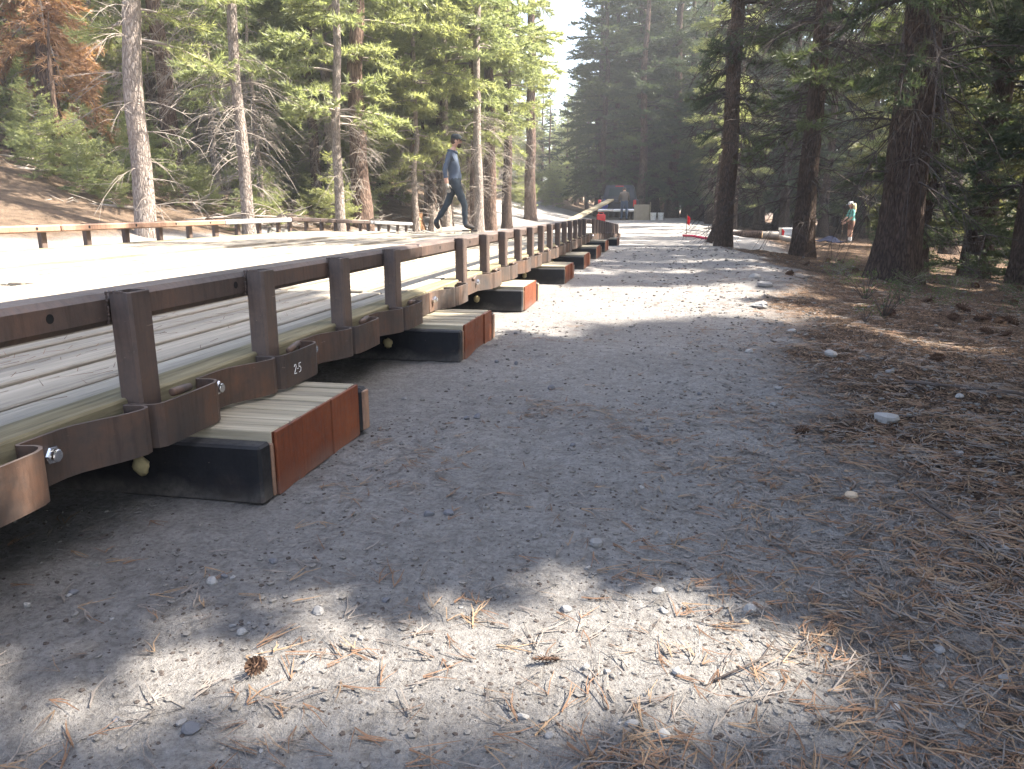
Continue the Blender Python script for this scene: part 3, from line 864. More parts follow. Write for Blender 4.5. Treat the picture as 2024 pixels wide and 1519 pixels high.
# end of the road
def azd(x, y): return math.degrees(math.atan2(x, y))
scatter(60, ((-18, 8), (47, 100)), 1.9, lambda x, y: (not (-10.8 < azd(x, y) < -4.2 and y < 76)) and (x > -1.5 or y > 50 or x < -8) and
        (tree('conifer_tree', x, y, 'tall conifer closing the view beyond the parked truck', group='conifers at the end of the road', cr=rt.choice(['firA', 'firB', 'pineC']) if azd(x, y) > -7 else rt.choice(['pineC', 'pineA']), cs=rt.uniform(.9, 1.25) if not (-11 < azd(x, y) < -4) else rt.uniform(.5, .72), trunk='t%d' % rt.randrange(4), bark='bark', rz=rt.uniform(0, 6.28)) is not None))
scatter(14, ((-18, -6), (66, 96)), 1.4, lambda x, y: (-9.8 < azd(x, y) < -5.2) and
        (tree('conifer_tree', x, y, 'small hazy conifer at the bottom of the sky gap', group='hazy conifers in the sky gap', cr=rt.choice(['firA', 'pineC']), cs=rt.uniform(.55, .75), trunk='t%d' % rt.randrange(4), bark='bark', rz=rt.uniform(0, 6.28)) is not None))
# nearer firs filling the right
for (x, y, c, s) in [(5.2, 12.4, 'firB', .8), (6.8, 10.6, 'firA', .75), (5.3, 17.4, 'firB', .9), (7.4, 14.2, 'firB', 1.0), (8.8, 17.5, 'firA', 1.0), (6.2, 20.6, 'goldA', .9), (9.5, 13.0, 'firA', .9)]:
    placed.append((x, y)); LOWN = {5.2: 'low-branched fir right behind the biggest trunk', 6.8: 'low-branched fir at the right border, nearest of the firs', 5.3: 'low-branched fir seen between the two thickest trunks', 7.4: 'taller low-branched fir right of the biggest trunk', 8.8: 'low-branched fir deep behind the right border firs', 6.2: 'golden-green low-branched conifer behind the thick trunks', 9.5: 'low-branched fir farthest right at the border'}
    tree('conifer_tree', x, y, LOWN[x], group=GR, cr=c, cs=s, trunk='t1', bark='bark_dark', rz=rt.uniform(0, 6.28))
# understory
scatter(60, ((-28, -8.0), (17, 44)), 1.1, lambda x, y: not (-13 < x < -8.8 and y < 20) and (math.degrees(math.atan2(x, y)) > -48) and
        (tree('young_pine', x, y, 'young bushy pine growing on the sunlit bank', group='young pines on the bank', cr='sapling', cs=rt.uniform(.6, 1.2), trunk='t0' if False else None, rz=rt.uniform(0, 6.28)) is not None))
scatter(22, ((3.6, 16), (13, 36)), 1.3, lambda x, y: (math.degrees(math.atan2(x, y)) < 33) and not (.10 < x / y < .262) and
        (tree('young_fir', x, y, 'young dark fir under the trees right of the road', group='young firs in the shade', cr='saplingF', cs=rt.uniform(.5, 1.1), trunk=None, rz=rt.uniform(0, 6.28)) is not None))
scatter(70, ((-30, -6.3), (22, 66)), 1.0, lambda x, y: (x < -6.5 - max(0, 30 - y) * .1) and (-40 < math.degrees(math.atan2(x, y)) < -7.5) and
        (tree('young_pine', x, y, 'young pine filling the sunlit stand between the trunks', group='young pines in the stand', cr='sapling', cs=rt.uniform(.6, 1.2), trunk=None, rz=rt.uniform(0, 6.28)) is not None))
scatter(64, ((-20, -8.4), (13, 23)), .55, lambda x, y: (math.degrees(math.atan2(x, y)) > -46) and
        (tree('scrub_bush', x, y, 'low pale green scrub on the bank behind the far rail', group='scrub on the bank', cat='bush', cr='sapling', cs=rt.uniform(.2, .62), trunk=None, rz=rt.uniform(0, 6.28)) is not None))
# unseen trees added right of the frame, placed to cast the road's dapple
SHADE = [(8.56, 9.28, 4.21, 0.83), (3.22, 3.08, 4.43, 0.76), (7.34, 2.22, 1.81, 0.65), (11.11, 6.6, 3.44, 0.99), (5.96, 1.28, 3.49, 0.82), (7.88, 0.68, 4.92, 0.97), (9.92, 1.97, 4.79, 1.1), (4.6, 6.61, 0.18, 0.35), (2.49, -0.05, 3.58, 0.58), (2.16, 2.89, 2.09, 0.46), (4.05, 0.71, 2.92, 0.6), (4.71, 2.82, 2.53, 0.45), (3.86, -0.43, 0.15, 0.75), (8.99, 4.44, 0.67, 0.86)]
for (x, y, rz_, s) in SHADE:
    tree('conifer_tree', x, y, 'unseen conifer added outside the right border to shade the road', group=GR, cr='shade', cs=s, trunk='t2', bark='bark_dark', rz=rz_)

# ------------------------------------------------------------------ stones and cones
STONES = [(0.73, 2.53, 0.052, 'p', 0.4), (0.66, 5.25, 0.071, 'p', 0.5), (0.87, 7.44, 0.066, 'p', 0.5), (0.88, 6.74, 0.077, 's', 0.5), (0.02, 1.23, 0.015, 'p', 0.3), (0.03, 1.17, 0.010, 'p', 0.6), (0.17, 1.19, 0.013, 'p', 0.7), (-0.10, 1.39, 0.017, 's', 0.7), (-0.47, 1.48, 0.014, 'd', 0.6), (-0.43, 1.50, 0.014, 'd', 0.6), (-0.56, 2.31, 0.018, 'd', 0.6), (-0.38, 2.74, 0.019, 'd', 0.7), (-0.59, 3.15, 0.015, 'd', 0.7), (-0.59, 2.28, 0.013, 'd', 0.6), (-0.57, 0.76, 0.014, 'd', 0.7), (-0.59, 0.77, 0.009, 's', 0.5), (-0.68, 0.76, 0.006, 'd', 0.5), (-0.54, 1.07, 0.014, 's', 0.6), (-0.63, 0.99, 0.011, 'p', 0.6), (-0.66, 1.01, 0.007, 's', 0.6), (-1.03, 0.99, 0.010, 'p', 0.7), (-0.99, 1.05, 0.009, 'd', 0.7), (-0.99, 1.04, 0.006, 'p', 0.6), (-0.77, 1.13, 0.014, 'p', 0.6), (-0.76, 1.15, 0.008, 'd', 0.6), (-0.15, 0.85, 0.009, 'p', 0.7), (-0.11, 0.82, 0.008, 's', 0.6), (0.05, 0.99, 0.010, 'p', 0.7), (-0.05, 0.97, 0.007, 'p', 0.7), (-0.13, 1.14, 0.011, 's', 0.6), (-0.08, 0.98, 0.007, 'p', 0.7), (0.03, 0.85, 0.011, 'p', 0.7), (-0.01, 0.86, 0.010, 's', 0.6), (0.33, 0.96, 0.008, 'p', 0.5), (0.28, 1.11, 0.009, 's', 0.6), (0.51, 1.08, 0.012, 's', 0.5), (0.45, 1.74, 0.017, 't', 0.5), (0.44, 1.13, 0.010, 's', 0.6), (0.68, 1.52, 0.011, 's', 0.6), (0.42, 3.56, 0.025, 'p', 0.6), (0.78, 3.59, 0.039, 'p', 0.5), (0.72, 4.31, 0.030, 'p', 0.5), (1.09, 2.94, 0.017, 'p', 0.6), (0.45, 2.88, 0.015, 's', 0.6), (0.56, 1.32, 0.009, 'p', 0.5), (-0.02, 1.72, 0.008, 'p', 0.7), (-0.02, 2.26, 0.011, 'd', 0.7), (-0.68, 3.16, 0.013, 'd', 0.7), (0.19, 2.01, 0.011, 'd', 0.6), (0.85, 2.24, 0.019, 'p', 0.4), (0.41, 2.70, 0.020, 's', 0.5), (0.94, 3.27, 0.019, 's', 0.6), (-0.44, 1.13, 0.009, 'd', 0.5), (-0.70, 1.22, 0.010, 'd', 0.6), (-0.87, 2.49, 0.014, 's', 0.6), (0.16, 1.16, 0.008, 't', 0.6), (0.26, 1.52, 0.010, 's', 0.5), (-0.22, 2.04, 0.010, 'd', 0.6), (0.16, 2.77, 0.013, 'd', 0.6), (-0.72, 3.83, 0.013, 'd', 0.6), ]
CONES = [(-0.55, 0.89, 0.018), (-0.14, 0.99, 0.016), (2.38, 5.89, 0.043), (2.50, 6.00, 0.044), (2.28, 5.94, 0.047), (1.54, 5.54, 0.045), (2.05, 5.83, 0.039), (2.31, 6.39, 0.047), (2.32, 7.24, 0.049), (2.51, 10.67, 0.086), (2.70, 13.34, 0.083), (2.84, 13.08, 0.073), (2.06, 11.65, 0.066), (2.84, 11.21, 0.069), (3.52, 10.34, 0.069), (3.78, 10.18, 0.074), (3.55, 8.52, 0.057), (4.30, 10.29, 0.068), (1.25, 3.68, 0.032), (0.44, 2.33, 0.020), (1.29, 8.13, 0.041), (2.50, 8.49, 0.047), (2.10, 5.38, 0.036), (2.21, 5.37, 0.033), ]

def stone_mesh(seed, mat):
    r = np.random.default_rng(seed)
    b = MB().blob((0, 0, 0), (1, 1, 1), random.Random(seed), 9, 6, .0)
    V = b.v[0]
    V *= (1 + .28 * np.stack([vnoise(V[:, 0] * 1.3 + seed, V[:, 1] * 1.3 + V[:, 2] * 2, seed)] * 3, -1))
    for _ in range(5):      # flat facets
        n = norm(r.normal(size=3)); d = V @ n; k = r.uniform(.55, .85)
        V -= np.clip(d - k, 0, None)[:, None] * n
    return b.mesh('stone', M[mat], False)
SM = {}
for k, m in (('p', 'stone_pale'), ('s', 'stone'), ('d', 'stone_dark'), ('t', 'stone_tan')):
    if m not in M: M[m] = plain('tan_stone', (.36, .28, .2), .9, 0, .25, 25)
    SM[k] = [stone_mesh(200 + 10 * i + ord(k), m) for i in range(4)]
special = {0: 'largest flat pale rock on the right shoulder', 1: 'pale rock at the sunny right edge of the road', 2: 'small pale rock farthest along the right road edge', 3: 'grey rock just before the farthest pale edge rock',
           4: 'white stone chip above the big sun patch', 6: 'rounded pale stone at the right end of the sun patch', 7: 'round grey stone in shade beyond the sun patch', 14: 'dark smooth rock at bottom left with a light one touching it',
           15: 'small elongated grey stone leaning on the dark bottom left rock', 17: 'grey oval stone left of the middle foreground', 18: 'pale angular stone left of the shaded foreground', 23: 'pale stone with a dark one behind it near the bridge',
           36: 'tan flat stone in the needle litter at right', 40: 'wide pale rock on the needle-strewn shoulder'}
words = {'p': 'pale', 's': 'grey', 'd': 'dark', 't': 'tan'}
rs = random.Random(9)
for i, (x, y, r_, m, fl) in enumerate(STONES):
    o = link('stone', SM[m][i % 4])
    o.scale = (r_, r_ * rs.uniform(.65, .95), r_ * fl); o.rotation_euler = (0, 0, rs.uniform(0, 6.28))
    o.location = (x, y, gz(x, y) + r_ * fl * .35)
    where = 'by the bridge support blocks' if x < -.6 else ('on the dusty road' if x < .1 else 'among needles on the right shoulder')
    tag(o, special.get(i, 'small %s stone lying %s' % (words[m], where)), 'stone', 'loose stones on the ground')

def cone_mesh():
    b = MB().blob((0, 0, 0), (.5, .5, .85), random.Random(1), 10, 6, .05)
    n = 70
    for i in range(n):
        t = (i + .5) / n; a = i * 2.39996; th = math.acos(1 - 2 * t)
        d = np.array([math.sin(th) * math.cos(a), math.sin(th) * math.sin(a), math.cos(th) * 1.25])
        out = norm(d * np.array([1, 1, .55])) ; side = norm(np.cross(out, [0, 0, 1.01])); upv = np.cross(side, out)
        p = d * np.array([.5, .5, .72]); L = .62
        v = [p + side * .10, p - side * .10, p + out * L * .8 - side * .17 + upv * .04, p + out * L + upv * .10, p + out * L * .8 + side * .17 + upv * .04]
        b.add(v, [(0, 1, 2, 4)]); b.add(v, [(2, 3, 4)])
    return b.mesh('pine_cone', M['cone'])
CM = cone_mesh()
clabel = {0: 'dark open pine cone on the dusty ground at lower left', 1: 'slender brown cone lying in the big sun patch', 18: 'pine cone alone on the shaded right shoulder', 19: 'pine cone nearest the large flat pale rock',
          2: 'left one of two round cones on sunlit needles at right border', 3: 'right one of two round cones on sunlit needles at right border', 5: 'pine cone beside the low shrub at the road edge'}
for i, (x, y, r_) in enumerate(CONES):
    o = link('pine_cone', CM); r_ = min(r_ * .9, .045)
    o.scale = (r_ * .85, r_ * .85, r_ * (1.0 if i != 1 else 1.25)) if i != 1 else (r_ * .42, r_ * .42, r_ * 1.1)
    o.rotation_euler = (rs.uniform(.9, 1.6), rs.uniform(-.3, .3), rs.uniform(0, 6.28)) if i != 1 else (1.45, 0, -1.2)
    o.location = (x, y, gz(x, y) + r_ * .55)
    tag(o, clabel.get(i, 'round brown pine cone on the needle floor at right'), 'pine cone', 'pine cones on the forest floor')

M['crumb'] = plain('crumb', (.06, .048, .042), .9, 0, .5, 60)
M['clod'] = plain('clod', (.15, .139, .128), .95, 0, .25, 40)
# ------------------------------------------------------------------ litter on the ground
def litter_spots(n, r, amin=-50, amax=30, rmin=.7, rmax=11, dens=None):
    X = []; Y = []
    while sum(len(a) for a in X) < n:
        a = np.radians(r.uniform(amin, amax, n)); d = rmin * (rmax / rmin) ** r.uniform(0, 1, n)
        x = np.sin(a) * d; y = np.cos(a) * d
        keep = r.uniform(0, 1, n) < dens(x, y)
        X.append(x[keep]); Y.append(y[keep])
    return np.concatenate(X)[:n], np.concatenate(Y)[:n]

def dens_litter(x, y):
    e = .35 + .5 * vnoise(x / .8, y / .8, 21)
    d = .03 + .97 * sstep(-.35, .85, x - e + .05)
    d = d * (.25 + 1.3 * np.clip(.5 + 1.4 * vnoise(x / .28, y / .28, 22), 0, 1))
    d = np.maximum(d, .3 * sstep(.1, .35, vnoise(x / .35, y / .35, 23)) * sstep(-.5, 0, x + .4))
    return np.clip(d * ((x > -.82) | (y < 1.35)) * (x > -1.5), 0, 1)

def needle_mat(name, n, seed, mat, rmax, label):
    r = np.random.default_rng(seed)
    x, y = litter_spots(n, r, rmax=rmax, dens=dens_litter)
    x = np.repeat(x, 3); y = np.repeat(y, 3)
    az = np.repeat(r.uniform(0, 6.283, n), 3) + r.normal(0, .3, 3 * n)
    L = r.uniform(.014, .072, 3 * n); w = r.uniform(.0004, .00075, 3 * n) * (1 + .32 * np.hypot(x, y))
    tilt = r.uniform(-.05, .14, 3 * n); curv = r.normal(0, .25, 3 * n)
    rows = []
    z0 = ground_z(x, y) + .0015 + r.uniform(0, .006, 3 * n)
    for t in (0, .5, 1):
        a = az + curv * t
        px = x + np.cos(a) * L * t; py = y + np.sin(a) * L * t
        pz = np.maximum(z0 + tilt * L * t * (1.4 - t), ground_z(px, py) + .001)
        ww = w * (1 if t < 1 else .4)
        sx = -np.sin(a) * ww; sy = np.cos(a) * ww
        rows += [np.stack([px + sx, py + sy, pz + .0006], -1), np.stack([px - sx, py - sy, pz], -1)]
    m = 3 * n
    V = np.stack(rows, 1).reshape(-1, 3)
    b6 = np.arange(m)[:, None] * 6
    F = np.concatenate([b6 + np.array([[0, 1, 3, 2]]), b6 + np.array([[2, 3, 5, 4]])])
    o = MB().add(V, F).build(name, M[mat])
    kind(o, 'stuff', label); o['category'] = 'litter'
needle_mat('needle_litter', 2600, 301, 'n1', 9, 'tan fallen pine needles strewn over road shoulder')
needle_mat('needle_litter', 4600, 302, 'n2', 9, 'reddish fallen pine needles strewn over road shoulder')
needle_mat('needle_litter', 5200, 303, 'n3', 9, 'grey old pine needles strewn over road shoulder')

def deck_litter(n, seed, mat, label):
    r = np.random.default_rng(seed)
    x = r.uniform(FAR_X + .2, NEAR_X - .15, n); y = 1.2 * (11 / 1.2) ** r.uniform(0, 1, n); a = r.normal(1.57, .8, n); L = r.uniform(.02, .08, n); w = .0006 * (1 + .3 * np.hypot(x, y))
    z = DECK_Z + .009
    d = np.stack([np.cos(a) * L, np.sin(a) * L, 0 * L], -1); q = np.stack([-np.sin(a) * w, np.cos(a) * w, 0 * w], -1); p = np.stack([x, y, z + 0 * x], -1)
    V = np.stack([p + q, p - q, p + d - q * .5 + np.array([0, 0, .003]), p + d + q * .5 + np.array([0, 0, .004])], 1).reshape(-1, 3)
    o = MB().add(V, np.arange(4 * n).reshape(-1, 4)).build('deck_litter', M[mat]); kind(o, 'stuff', label); o['category'] = 'litter'
deck_litter(1500, 321, 'n2', 'brown pine needles scattered over the deck boards')
deck_litter(900, 322, 'cone', 'dark bits scattered over the deck boards')
def crumbs(name, n, seed, mat, rad_lo, rad_hi, dens, flat, label, rmax=10, grow=.22):
    r = np.random.default_rng(seed)
    x, y = litter_spots(n, r, rmax=rmax, dens=dens)
    base = MB().blob((0, 0, 0), (1, 1, 1), random.Random(seed), 5, 3, .25)
    v0 = base.v[0]; f0 = base.f[0]
    s = rad_lo * (rad_hi / rad_lo) ** (r.uniform(0, 1, n) ** 2.2) * (1 + grow * np.hypot(x, y))
    a = r.uniform(0, 6.283, n); el = r.uniform(.45, 1, n)
    vx = v0[None, :, 0] * s[:, None]; vy = v0[None, :, 1] * (s * el)[:, None]; vz = v0[None, :, 2] * (s * flat * r.uniform(.6, 1.2, n))[:, None]
    X = x[:, None] + vx * np.cos(a)[:, None] - vy * np.sin(a)[:, None]
    Y = y[:, None] + vx * np.sin(a)[:, None] + vy * np.cos(a)[:, None]
    Z = (ground_z(x, y) + s * flat * .3)[:, None] + vz
    V = np.stack([X, Y, Z], -1).reshape(-1, 3)
    F = (f0[None] + (np.arange(n) * len(v0))[:, None, None]).reshape(-1, 4)
    o = MB().add(V, F).build(name, M[mat])
    kind(o, 'stuff', label); o['category'] = 'litter'
def dens_all(x, y): return np.clip((.35 + .65 * sstep(-.4, .8, x)) * (.3 + 1.4 * np.clip(.4 + vnoise(x / .35, y / .35, 31), 0, 1)) * ((x > -.85) | (y < 1.4)), 0, 1)
crumbs('gravel', 1100, 311, 'clod', .0018, .008, dens_all, .6, 'fine grey gravel scattered over the dirt road')
crumbs('gravel', 200, 312, 'stone', .0018, .007, dens_all, .6, 'fine pale gravel scattered over the dirt road')
crumbs('bark_crumbs', 11000, 313, 'crumb', .001, .0042, dens_all, .35, 'dark bark crumbs scattered over the dirt road', 14, .5)
crumbs('dirt_clods', 6000, 314, 'clod', .0016, .007, dens_all, .5, 'small dusty clods crusting the dirt road', 14, .35)

# ------------------------------------------------------------------ low plants and sticks
def shrub_mesh(seed, n=110, h=.32, w=.3, leaf=.028):
    r = np.random.default_rng(seed); st = MB(); lf = MB()
    for i in range(14):
        a = r.uniform(0, 6.28); d = np.array([math.cos(a), math.sin(a), 0]) * w * r.uniform(.2, 1); e = d + np.array([0, 0, h * r.uniform(.5, 1)])
        m = e * .55 + np.array([0, 0, .05]); st.tube([(0, 0, 0), m, e], [.004, .003, .0015], 4, False)
        for k in range(n // 14):
            t = r.uniform(.35, 1); p = m * (1 - t) + e * t; q = norm(r.normal(size=3) + np.array([0, 0, .5])); sd = norm(np.cross(q, r.normal(size=3)))
            L = leaf * r.uniform(.7, 1.3); p = p + r.normal(size=3) * .02
            lf.add([p, p + q * L * .5 + sd * L * .3, p + q * L, p + q * L * .5 - sd * L * .3], [(0, 1, 2, 3)])
    return st.mesh('stem', M['twig_dark']), lf.mesh('leaves', M['bush'])
SH = [shrub_mesh(401), shrub_mesh(402, 150, .4, .35)]
for i, (x, y, s_, lab) in enumerate([(1.45, 5.3, .62, 'low leafy shrub at the shaded right road edge'), (1.62, 6.5, .6, 'low shrub behind the road-edge shrub, before the biggest trunk'), (1.2, 4.75, .35, 'smallest low shrub at the right road edge'), (2.0, 6.9, .5, 'small shrub left of the bright fir seedling'), (3.6, 8.2, .6, 'low shrub on needles near the right border')]):
    root = empty('low_shrub', (x, y, gz(x, y)), i * 1.3); root.scale = (s_,) * 3
    tag(root, lab, 'shrub', 'low plants at the right road edge')
    link('stem', SH[i % 2][0], root); link('leaves', SH[i % 2][1], root)
crown('seedling', 'twig', 'bush', seed=15, h=.5, cs=.04, cl=.28, nb=22, droop=.15, rise=.3, tw_per_m=38, K=10, nl=.03, nw=.006, spread=.6, thick=.16)
for x, y, s_, lab in [(2.2, 7.3, .4, 'bright little fir seedling in front of the biggest trunk'), (2.45, 7.0, .45, 'tiny fir seedling right of the bright seedling'), (3.2, 7.6, .45, 'fir seedling among cones near the right border'), (1.75, 8.0, .4, 'fir seedling behind the road-edge shrubs'), (4.3, 9.3, .7, 'fir seedling at the right border below the dark firs')]:
    root = empty('fir_seedling', (x, y, gz(x, y)), x * 3); root.scale = (s_,) * 3
    tag(root, lab, 'seedling', 'fir seedlings on the forest floor')
    w_, l_, h_ = CR['seedling']
    link('stem', w_, root); link('needles', l_, root)
def stick(pts, r_, lab, mat='twig_dark'):
    b = MB(); P = [(x, y, gz(x, y) + h) for x, y, h in pts]
    b.tube(P, np.linspace(r_, r_ * .5, len(P)), 6)
    tag(b.build('stick', M[mat], None, True), lab, 'stick', 'fallen sticks')
stick([(.62, 1.60, .01), (.60, 1.68, .02), (.585, 1.76, .03)], .004, 'short pale stick standing out of the litter at right')
stick([(.95, 3.1, .01), (1.3, 3.0, .02), (1.6, 3.05, .02)], .008, 'thin dark stick on the right shoulder')
stick([(.1, .98, .004), (.17, 1.04, .008), (.2, 1.11, .006)], .002, 'thin twig crossing the big sun patch')

rb = random.Random(44)
def fallen_branch_mesh(seed):
    r = random.Random(seed); b = MB(); L = 1.6
    P = [(L * t, .12 * math.sin(2.2 * t + seed), .05 + .06 * math.sin(3 * t)) for t in np.linspace(0, 1, 8)]
    b.tube(P, np.linspace(.028, .006, 8), 6)
    for k in range(12):
        i = r.randrange(1, 7); p = P[i]; l = r.uniform(.2, .6); a = r.uniform(.4, 1.1) * r.choice([-1, 1])
        b.tube([p, (p[0] + l * .5 * math.cos(a), p[1] + l * .5 * math.sin(a), p[2] + r.uniform(0, .1)), (p[0] + l * math.cos(a), p[1] + l * math.sin(a), p[2] + r.uniform(-.05, .15))], [.010, .007, .003], 4)
    return b.mesh('fallen_branch', M['twig'], True)
FB = [fallen_branch_mesh(i) for i in (1, 2, 3)]
for k in range(26):
    y = rb.uniform(12.5, 27); x = -8.6 - rb.uniform(0, 1) ** 1.3 * 9
    o = link('fallen_branch', FB[k % 3]); o.location = (x, y, gz(x, y)); q = rb.uniform(.7, 1.5); o.scale = (q, q, q)
    o.rotation_euler = (rb.uniform(-.2, .2), .25 * math.cos(0), rb.uniform(0, 6.28)) if False else (0, 0, rb.uniform(0, 6.28))
    tag(o, 'dry grey branch fallen on the sunlit bank', 'branch', 'fallen branches on the bank')

# ------------------------------------------------------------------ people
def person_body(J, E, region, mats, name, root):
    """J joint -> (x, y, z, radius); E edges; region joint -> material index; one continuous skinned surface"""
    keys = list(J); idx = {k: i for i, k in enumerate(keys)}
    me = bpy.data.meshes.new('tmp'); me.from_pydata([J[k][:3] for k in keys], [(idx[a], idx[b]) for a, b in E], [])
    o = bpy.data.objects.new('tmp', me); col.objects.link(o)
    o.modifiers.new('s', 'SKIN'); sub = o.modifiers.new('u', 'SUBSURF'); sub.levels = 2; sub.render_levels = 2
    for i, k in enumerate(keys):
        sv = me.skin_vertices[0].data[i]; rr_ = J[k][3]; sv.radius = rr_ if isinstance(rr_, tuple) else (rr_, rr_)
        sv.use_root = (k == 'pelvis')
    dg = bpy.context.evaluated_depsgraph_get(); ev = o.evaluated_get(dg)
    m2 = bpy.data.meshes.new_from_object(ev)
    bpy.data.objects.remove(o)
    for m in mats: m2.materials.append(m)
    co_ = np.array([v.co for v in m2.vertices]); no_ = np.array([v.normal for v in m2.vertices])
    fold = .020 * vnoise(co_[:, 0] * 9 + co_[:, 2] * 14, co_[:, 1] * 10 - co_[:, 2] * 9, 71) + .010 * vnoise(co_[:, 0] * 22 + co_[:, 2] * 30, co_[:, 1] * 22, 72)
    m2.vertices.foreach_set('co', (co_ + no_ * fold[:, None]).astype(np.float32).ravel())
    A = np.array([J[a][:3] for a, b in E]); B = np.array([J[b][:3] for a, b in E])
    for p in m2.polygons:
        c = np.array(p.center); ab = B - A; t = np.clip(((c - A) * ab).sum(1) / ((ab * ab).sum(1) + 1e-9), 0, 1)
        k = int(np.argmin(np.linalg.norm(c - (A + ab * t[:, None]), axis=1)))
        p.material_index = region(E[k], t[k], c); p.use_smooth = True
    return link(name, m2, root)

def head(root, loc, rz, skin, hair, beard=None, tilt=0):
    b = MB().blob((0, 0, 0), (.092, .075, .118), random.Random(1), 14, 10, 0)
    V = b.v[0]
    V[:, 0] += np.where((V[:, 2] < -.03) & (V[:, 0] > 0), -.012, 0)          # jaw
    b.tube([(.085, 0, .022), (.104, 0, -.014), (.088, 0, -.026)], [.008, .013, .009], 6)   # nose
    for sy in (-1, 1):
        b.blob((.078, .03 * sy, .016), (.012, .013, .008), random.Random(2), 6, 4, 0, 1)
        b.blob((-.005, .077 * sy, -.005), (.02, .01, .03), random.Random(2), 6, 5, 0)
    b.tube([(.078, -.024, -.055), (.084, 0, -.056), (.078, .024, -.055)], [.004, .006, .004], 5, True, 2)
    h = b.build('head', [skin, M['eye'], M['lip']], root, True)
    h.location = loc; h.rotation_euler = (0, tilt, rz)
    hb = MB().blob((-.014, 0, .018), (.094, .082, .112), random.Random(3), 12, 8, .03)
    V = hb.v[0]; V[:, 0] = np.minimum(V[:, 0], .035)
    hb.build('hair', hair, h, True)
    if beard:
        bb = MB().blob((.058, 0, -.075), (.045, .052, .05), random.Random(4), 10, 7, .08)
        V = bb.v[0]; V[:, 2] = np.minimum(V[:, 2], -.046)
        bb.build('beard', beard, h, True)
    return h

def cap_on(h, mat, brim=True):
    b = MB(); n = 14
    prof = [(.103, .035), (.104, .06), (.096, .092), (.07, .118), (.03, .130), (.001, .132)]
    V = []
    for r_, z in prof:
        for k in range(n):
            a = 2 * math.pi * k / n; V.append((r_ * math.cos(a) - .006, r_ * .86 * math.sin(a), z))
    F = [(i * n + k, i * n + (k + 1) % n, (i + 1) * n + (k + 1) % n, (i + 1) * n + k) for i in range(len(prof) - 1) for k in range(n)]
    b.add(V, F)
    if brim:
        v = []; m_ = 9
        for z in (0, .006):
            for k in range(m_):
                a = -1.25 + 2.5 * k / (m_ - 1)
                v += [(.085 * math.cos(a), .08 * math.sin(a), .042 + z), (.075 + .105 * math.cos(a * .8), .082 * math.sin(a), .030 + z)]
        f = [(2 * k, 2 * k + 1, 2 * k + 3, 2 * k + 2) for k in range(m_ - 1)]
        f += [tuple(q + 2 * m_ for q in reversed(t)) for t in f]
        f += [(2 * k + 1, 2 * k + 1 + 2 * m_, 2 * k + 3 + 2 * m_, 2 * k + 3) for k in range(m_ - 1)]
        b.add(v, f)
    return b.build('cap', mat, h, True)

def hand(root, p, d, mat, name='hand', curl=.5):
    """palm and five bent fingers hanging along d from wrist p"""
    d = Vector(d).normalized(); fwd = Vector((1, 0, 0)); s = d.cross(fwd).normalized(); fwd = s.cross(d).normalized()
    b = MB(); P = Vector(p)
    q = lambda a, f_, t: tuple(P + d * a + fwd * f_ + s * t)
    b.tube([q(-.02, 0, 0), q(.03, 0, 0), q(.085, .004, 0)], [.026, .036, .034], 8)
    for k, (f_, L) in enumerate(((-.027, .062), (-.009, .074), (.010, .078), (.028, .07))):
        b.tube([q(.08, f_, 0), q(.08 + L * .5, f_, .006), q(.08 + L * .85, f_, .006 + curl * .03), q(.08 + L, f_, curl * .055)], [.0105, .010, .009, .007], 6)
    b.tube([q(.02, .03, 0), q(.05, .056, .008), q(.085, .062, .014)], [.012, .011, .008], 6)
    return b.build(name, mat, root, True)

M['eye'] = plain('eye', (.02, .015, .012), .3); M['lip'] = plain('lip', (.35, .15, .12), .6)
M['skin'] = plain('skin', (.50, .30, .22), .6, 0, .08, 30); M['hair_dark'] = plain('hair_dark', (.05, .03, .02), .7)
M['hair_blond'] = plain('hair_blond', (.62, .52, .30), .6); M['shirt_blue'] = plain('shirt_blue', (.075, .095, .13), .85, 0, .15, 9)
M['pants'] = plain('pants_slate', (.035, .045, .055), .9, 0, .2, 8); M['boot'] = plain('boot', (.03, .024, .02), .7)
M['glove'] = plain('glove', (.30, .27, .22), .9, 0, .2, 20); M['cap_dark'] = plain('cap_dark', (.02, .025, .028), .85)
M['teal'] = plain('teal', (.16, .42, .38), .85, 0, .35, 10); M['shorts'] = plain('shorts', (.20, .11, .075), .9)
M['vest'] = plain('vest', (.13, .11, .095), .9); M['jeans'] = plain('jeans', (.045, .07, .12), .9)

E0 = [('pelvis', 'waist'), ('waist', 'chest'), ('chest', 'neck'), ('neck', 'skull'), ('chest', 'shR'), ('shR', 'elR'), ('elR', 'wrR'), ('chest', 'shL'), ('shL', 'elL'), ('elL', 'wrL'),
      ('pelvis', 'hipR'), ('hipR', 'knR'), ('knR', 'anR'), ('anR', 'toR'), ('pelvis', 'hipL'), ('hipL', 'knL'), ('knL', 'anL'), ('anL', 'toL')]
def region_std(sleeve, hem):
    def f(e, t, c):
        if e in (('neck', 'skull'),): return 2
        if e[0] in ('pelvis',) and e[1] == 'waist': return 1 if t < .45 else 0
        if e[0].startswith('hip') or e[1].startswith('hip'): return 1
        if e[0].startswith('kn'): return 1 if (hem is None or t < hem) else 2
        if e[0].startswith('an'): return 3
        if e[0].startswith('el'): return 0 if t < sleeve else 2
        return 0
    return f

